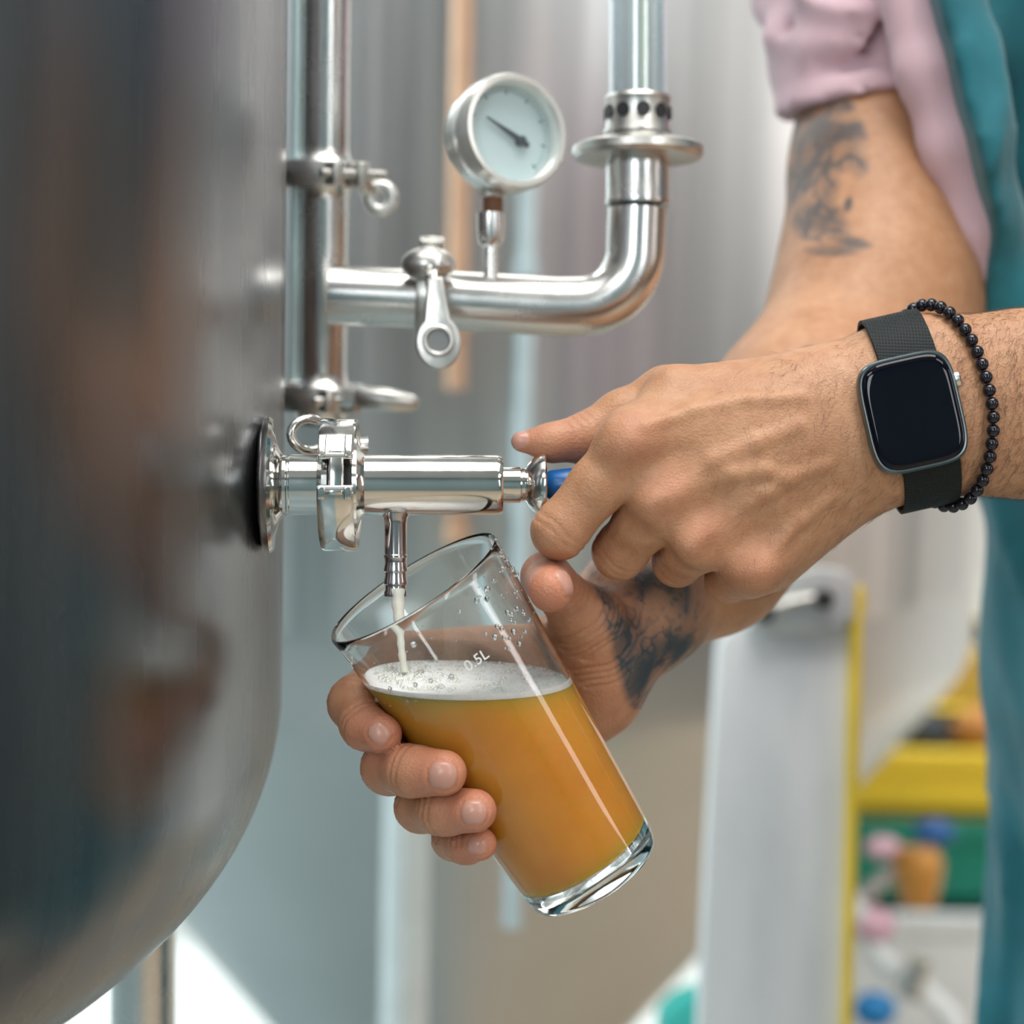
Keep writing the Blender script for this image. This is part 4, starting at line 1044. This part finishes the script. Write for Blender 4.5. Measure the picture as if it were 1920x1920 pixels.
def shirt(X):
    sl = cap(X, RS, RA[6]+ARM*-.03, .0600, .0535)
    dist = (hem0-X)@hn
    sl = sl + folds(X, 31, -.0105, 50, _R*0.95-_U*0.12, 3.6)*np.clip((dist-.018)/.025, 0, 1) + folds(X, 37, -.0022, 60, _U, 2.0)
    for a_, b_ in CR: sl = smax(sl, -cap(X, a_, b_, .0030, .0042), .006)
    band = np.exp(-((dist-.013)/.0016)**2)*.0009; sl = sl + band
    sl = np.maximum(sl, -dist)
    ls = cap(X, LS, LS*.55+LW[6]*.45, .066, .062); ls = np.maximum(ls, (X-(LS*.6+LW[6]*.4))@((LW[6]-LS)/np.linalg.norm(LW[6]-LS)))
    t = shirt_core(X) + folds(X, 33, -.0055, 46, _U*0.95-_R*0.3, 5.0)
    t = smax(t, -cap(X, NK-_U*.02, NK+_U*.3, .075, .09), .01)
    return smin(np.minimum(sl, t), ls, .02)
pts_ = [RS, LS, PV-_U*.05, CH0+T*.13, CH0-T*.14, RS-_R*.02, DR[1]+T*.02]
lo, hi = box_of(pts_, .075)
Vs, Qs = polygonise(shirt, lo, hi, .0038, B=8)
np_mesh('t_shirt', Vs, Qs, fabric('pink_cotton', (0.68, 0.47, 0.53)), person)
# hem stitching band on the near sleeve
# apron: bib over the front, skirt to the knees
e0, e1 = PP(1733, 0, 1.062), PP(1862, 430, 1.072)
ed = (e1-e0)/np.linalg.norm(e1-e0); en = np.cross(ed, T); en /= np.linalg.norm(en)
if en@_R < 0: en = -en
KN = PP(2500, 2800, 1.30)
def apron(X):
    t = shirt_core(X)-.013 + folds(X, 41, -.010, 26, _U+_R*.25, 3.5) + folds(X, 47, -.004, 60, _U-_R*.4, 3)*.8
    bib = np.maximum(np.maximum(t, -np.maximum((X-e0)@en + .005*np.sin(((X-e0)@ed)*16), np.minimum((e1-X)@_U, (X-e1)@_R+.004))), -((X-CH0)@T+.05))
    bib = np.maximum(bib, (X-(CH0+_U*.12))@_U)
    sk_ = cap(X, CH1-_U*.02, KN, .172, .205, T, 1.2) + folds(X, 43, -.013, 34, _U, 7.0)+folds(X, 44, -.004, 45, _U+_R*.5, 3.0)
    sk_ = np.maximum(sk_, -((X-CH1)@T+.05+.0*X[:, 0])); sk_ = np.maximum(sk_, -((X-KN)@_U)); sk_ = np.maximum(sk_, (X-(CH1+_U*.17))@_U)
    return smin(bib, sk_, .015)
lo, hi = box_of([RS+_R*.05, e0-_R*.02, LS, CH0+T*.17, KN+T*.19, KN+_R*.22, KN-_R*.22, CH0-T*.04], .03)
Vp, Qp = polygonise(apron, lo, hi, .0055, B=8)
np_mesh('apron', Vp, Qp, fabric('teal_linen', (0.012, 0.185, 0.235), 700, 0.8, 0.35), person)
def strap(X): return np.minimum(cap(X, CH0+_U*.11+T*.10-_R*.03, NK+T*.06-_R*.05, .012, .012, T, 2), cap(X, CH0+_U*.11+T*.10+_R*.09, NK+T*.05+_R*.06, .012, .012, T, 2))
FL = PP(2330, 900, 1.2); FL = A3((PV[0]-.10, PV[1]-.02, .09)); FR_ = A3((PV[0]+.10, PV[1]+.05, .09))
def trousers(X):
    d = cap(X, CH1-_U*.08, PV, .142, .145, T, 1.35)
    for F_, s_ in ((FL, -1), (FR_, 1)): d = smin(d, cap(X, PV+A3((s_*.08, 0, -.06)), F_, .088, .058), .03)
    return np.maximum(d + folds(X, 51, -.004, 25, _U, 2.5), .06-X[:, 2])
lo, hi = box_of([PV+_U*.2, FL, FR_, PV+T*.12, PV-T*.12, PV+_R*.16, PV-_R*.16], .04); lo[2] = .05
Vr, Qr = polygonise(trousers, lo, hi, .010, B=8)
np_mesh('trousers', Vr, Qr, fabric('dark_denim', (0.03, 0.05, 0.10)), person)
for F_ in (FL, FR_):
    def shoe(X, F_=F_):
        d = cap(X, F_*A3((1, 1, 0))+A3((0, .05, .05)), F_*A3((1, 1, 0))+A3((-.04, -.13, .035)), .048, .038); return np.maximum(d, .004-X[:, 2])
    Vq, Qq = polygonise(shoe, F_-.22, F_+A3((.15, .2, .08)), .008, B=6)
    np_mesh('shoe', Vq, Qq, M['rubber'], person)

# ------------------------------------------------------------------ wrist watch
uw = (_U*192-_R*43); uw /= np.linalg.norm(uw)
wn_ = T + uw*0.02 - _R*0.03; wn_ /= np.linalg.norm(wn_); rt = np.cross(uw, wn_); rt /= np.linalg.norm(rt); uw = np.cross(wn_, rt)
wc_ = PP(1713, 772, .8445)
wa = empty('wristwatch', tuple(wc_), 'square black smartwatch with dark woven band on the near wrist', 'watch')
def sup(hw, hh, e=4.6, n=96):
    o = []
    for i in range(n):
        t = 2*math.pi*i/n; c, s = math.cos(t), math.sin(t); o.append((hw*math.copysign(abs(c)**(2/e), c), hh*math.copysign(abs(s)**(2/e), s)))
    return o
def loft(b, levels, c, cap0=True, cap1=True, n=96):
    vs = []; fs = []
    for (dz, hw, hh, e) in levels:
        for x, y in sup(hw, hh, e, n): vs.append(Vector(c+rt*x+uw*y+wn_*dz))
    for j in range(len(levels)-1):
        for i in range(n): fs.append((j*n+i, j*n+(i+1) % n, (j+1)*n+(i+1) % n, (j+1)*n+i))
    if cap0: fs.append(tuple(range(n))[::-1])
    if cap1: fs.append(tuple((len(levels)-1)*n+i for i in range(n)))
    b.add(vs, fs)
W_, H_ = .0196, .0232
b = MB(); loft(b, [(-.0112, W_*.80, H_*.80, 4), (-.0105, W_*.90, H_*.90, 4.2), (-.0085, W_*.985, H_*.985, 4.5), (-.006, W_, H_, 4.6), (-.003, W_, H_, 4.6), (-.0012, W_*.985, H_*.985, 4.6), (-.0004, W_*.955, H_*.96, 4.6), (-.0006, W_*.92, H_*.93, 4.6)], wc_)
b.build('case', simple('graphite_aluminium', (0.13, 0.165, 0.175), 0.32, 0.8, var=0.02), wa, True, 60)
b = MB(); loft(b, [(-.0010, W_*.925, H_*.935, 4.6), (-.0003, W_*.925, H_*.935, 4.6), (.0004, W_*.90, H_*.915, 4.5), (.0009, W_*.84, H_*.865, 4.3), (.0011, W_*.76, H_*.80, 4.2), (.0012, W_*.3, H_*.3, 3)], wc_)
sg_ = N('black_screen'); sg_.set(Base_Color=(0.0015, 0.0018, 0.006), Roughness=0.04, Specular_IOR_Level=0.3); b.build('screen', sg_.m, wa, True, 60)
MB().lathe(Vector(wc_ + rt*(W_-.0006) + uw*.009 - wn_*.0045), Vector(rt), [(0, 0), (.0032, 0), (.0034, .0006), (.0034, .0020), (.0028, .0024), (0, .0024)], 28).build('crown', M['steel'], wa)
# band: woven strap round the wrist
bc = PP(1702, 762, .877); b = MB(); nseg = 120
vs = []; fs = []; prof_b = [(-.0118, 0), (-.0115, .0009), (.0115, .0009), (.0118, 0), (.0115, -.0007), (-.0115, -.0007)]
def shell_r(c, u, off, r1=.07):
    lo_, hi_ = .005, r1
    for _ in range(30):
        m2_ = (lo_+hi_)/2
        if lh((c+u*m2_)[None])[0] < off: lo_ = m2_
        else: hi_ = m2_
    return lo_
rad_b = []
for i in range(nseg):
    t = 2*math.pi*i/nseg; u_ = uw*math.cos(t)+T*math.sin(t); u_ /= np.linalg.norm(u_)
    rad_b.append(max(shell_r(bc+rt*x, u_, .0010) for x in (-.0115, -.005, 0, .005, .0115)))
rad_b = np.array(rad_b)
for _ in range(6): rad_b = np.maximum(rad_b, (np.roll(rad_b, 1)+np.roll(rad_b, -1))/2)
for i in range(nseg):
    t = 2*math.pi*i/nseg; u_ = uw*math.cos(t)+T*math.sin(t); u_ /= np.linalg.norm(u_)
    for x, y in prof_b: vs.append(Vector(bc+u_*(rad_b[i]+y)+rt*x))
m_ = len(prof_b)
for i in range(nseg):
    k = (i+1) % nseg
    for j in range(m_): fs.append((i*m_+j, i*m_+(j+1) % m_, k*m_+(j+1) % m_, k*m_+j))
b.add(vs, fs)
bn = N('woven_black_band'); v = bn.coord(); wv = bn.new('ShaderNodeTexWave'); wv.inputs['Scale'].default_value = 260; wv.inputs['Distortion'].default_value = 0.6
wv2 = bn.new('ShaderNodeTexWave'); wv2.inputs['Scale'].default_value = 260; wv2.bands_direction = 'Z'; bn.l.new(v, wv.inputs['Vector']); bn.l.new(v, wv2.inputs['Vector'])
ml = bn.new('ShaderNodeMath', operation='MULTIPLY'); bn.l.new(wv.outputs['Fac'], ml.inputs[0]); bn.l.new(wv2.outputs['Fac'], ml.inputs[1])
bn.to(bn.ramp(ml.outputs[0], [(0.0, (0.003, 0.006, 0.007)), (1.0, (0.009, 0.016, 0.018))]), 'Base Color'); bn.set(Roughness=0.55, Specular_IOR_Level=0.25); bn.bump(ml.outputs[0], 0.5, 0.0004)
b.build('band', bn.m, wa, True, 50)

# ------------------------------------------------------------------ bead bracelet
br = empty('bead_bracelet', tuple(PP(1775, 920, .879)), 'bracelet of small shiny black beads beside the smartwatch', 'bracelet')
bC = PP(1758, 761, .879); bA = PP(1733, 602, .879)-PP(1758, 761, .879); bB = T*.0260 + _R*.0165
nb = 40; bmat = simple('black_bead', (0.008, 0.008, 0.014), 0.12, var=0.0)
proto = None; prev = None
for i in range(nb):
    # spread evenly by arc length
    pass
ts = np.linspace(0, 2*math.pi, 2001); 
def brp(t):
    u_ = bA*math.cos(t)+bB*math.sin(t); L_ = np.linalg.norm(u_); u_ = u_/L_; return bC+u_*max(L_, shell_r(bC, u_, .0030))
tq = np.linspace(0, 2*math.pi, 121); Eq = np.array([brp(t) for t in tq])
E_ = np.stack([np.interp(ts, tq, Eq[:, i]) for i in range(3)], 1)
sl_ = np.concatenate([[0], np.cumsum(np.linalg.norm(np.diff(E_, axis=0), axis=1))])
nb = int(sl_[-1]/.00535)
bme = MB().ball((0, 0, 0), .0027, (1, 1, 1), None, 20); me = bpy.data.meshes.new('bead'); me.from_pydata(bme.v, [], bme.f); bm2 = bmesh.new(); bm2.from_mesh(me); bmesh.ops.remove_doubles(bm2, verts=bm2.verts, dist=1e-6); bm2.to_mesh(me); bm2.free()
me.materials.append(bmat); me.polygons.foreach_set('use_smooth', [True]*len(me.polygons))
for i in range(nb):
    s_ = sl_[-1]*i/nb; p = np.array([np.interp(s_, sl_, E_[:, c_]) for c_ in range(3)])
    o = bpy.data.objects.new('bead', me); col.objects.link(o); o.location = p; o.parent = br; o.matrix_parent_inverse = Matrix.Translation(br.location).inverted()
MB().tube([Vector(e_) for e_ in E_[::25]], .0007, 8, False).build('cord', M['rubber'], br)

# ------------------------------------------------------------------ fine arm hair
def hairs(name, fn, V, wfun, n, seed, lmin, lmax, dirn, mat, rad_=.000045):
    r_ = np.random.default_rng(seed); wgt = wfun(V); wgt = np.clip(wgt, 0, None); pr = wgt/wgt.sum()
    id_ = r_.choice(len(V), n, p=pr); p = V[id_]+r_.normal(size=(n, 3))*.0004
    e = 5e-4; g = np.stack([fn(p+e*np.eye(3)[i])-fn(p-e*np.eye(3)[i]) for i in range(3)], 1); g /= np.linalg.norm(g, axis=1)[:, None]
    p = p - g*fn(p)[:, None]
    cu = bpy.data.curves.new(name, 'CURVE'); cu.dimensions = '3D'; cu.bevel_depth = rad_; cu.bevel_resolution = 0; cu.use_fill_caps = False
    for i in range(n):
        d_ = dirn + r_.normal(size=3)*.35; d_ = d_-g[i]*(d_@g[i]); d_ /= np.linalg.norm(d_); L_ = r_.uniform(lmin, lmax)
        c_ = np.cross(g[i], d_)*r_.normal()*.25
        sp_ = cu.splines.new('POLY'); sp_.points.add(4)
        for k in range(5):
            t = k/4; q = p[i] + d_*L_*t + g[i]*L_*(.28*t-.16*t*t) + c_*L_*t*t
            sp_.points[k].co = (*q, 1); sp_.points[k].radius = 1-.75*t
    cu.materials.append(mat); o = bpy.data.objects.new(name, cu); col.objects.link(o); o.parent = person
    o.matrix_parent_inverse = Matrix.Translation(person.location).inverted(); o['kind'] = 'stuff'; return o
hm_ = simple('arm_hair', (0.10, 0.055, 0.03), 0.5)
def wl_(V):
    x, y, d = pix(V); fr = (((V-A3(LW[3]))@T) > -.02)
    w_ = np.clip((x-1270)/500, 0, 1)**1.3 + 1.6*(x > 1790)
    w_ = w_*np.clip(1.15-np.abs(y-(760+40*np.clip((1500-x)/250, 0, 1)))/330, 0, 1)
    return w_*fr*(x > 1270)
hairs('arm_hair', lambda X: lh(X), Vl, wl_, 2600, 12, .003, .0090, (-_R*.45-_U*.9), hm_)

# ------------------------------------------------------------------ groups of like things
for o in list(bpy.data.objects):
    n = o.name.split('.')[0]
    if o.parent is None:
        if n == 'storage_crate': o['group'] = 'plastic crates stacked in the far corner'
        if n == 'pipe_clamp': o['group'] = 'clamps on the steel pipework'
        if n == 'orange_streak_pipe': o['group'] = 'orange streaks built as pipes on the face of the pale tank'
        if n == 'fermentation_tank': o['group'] = 'steel fermentation tanks'
        if n == 'steel_pipe' or n == 'elbow_pipe': o['group'] = 'steel pipework beside the dark tank'
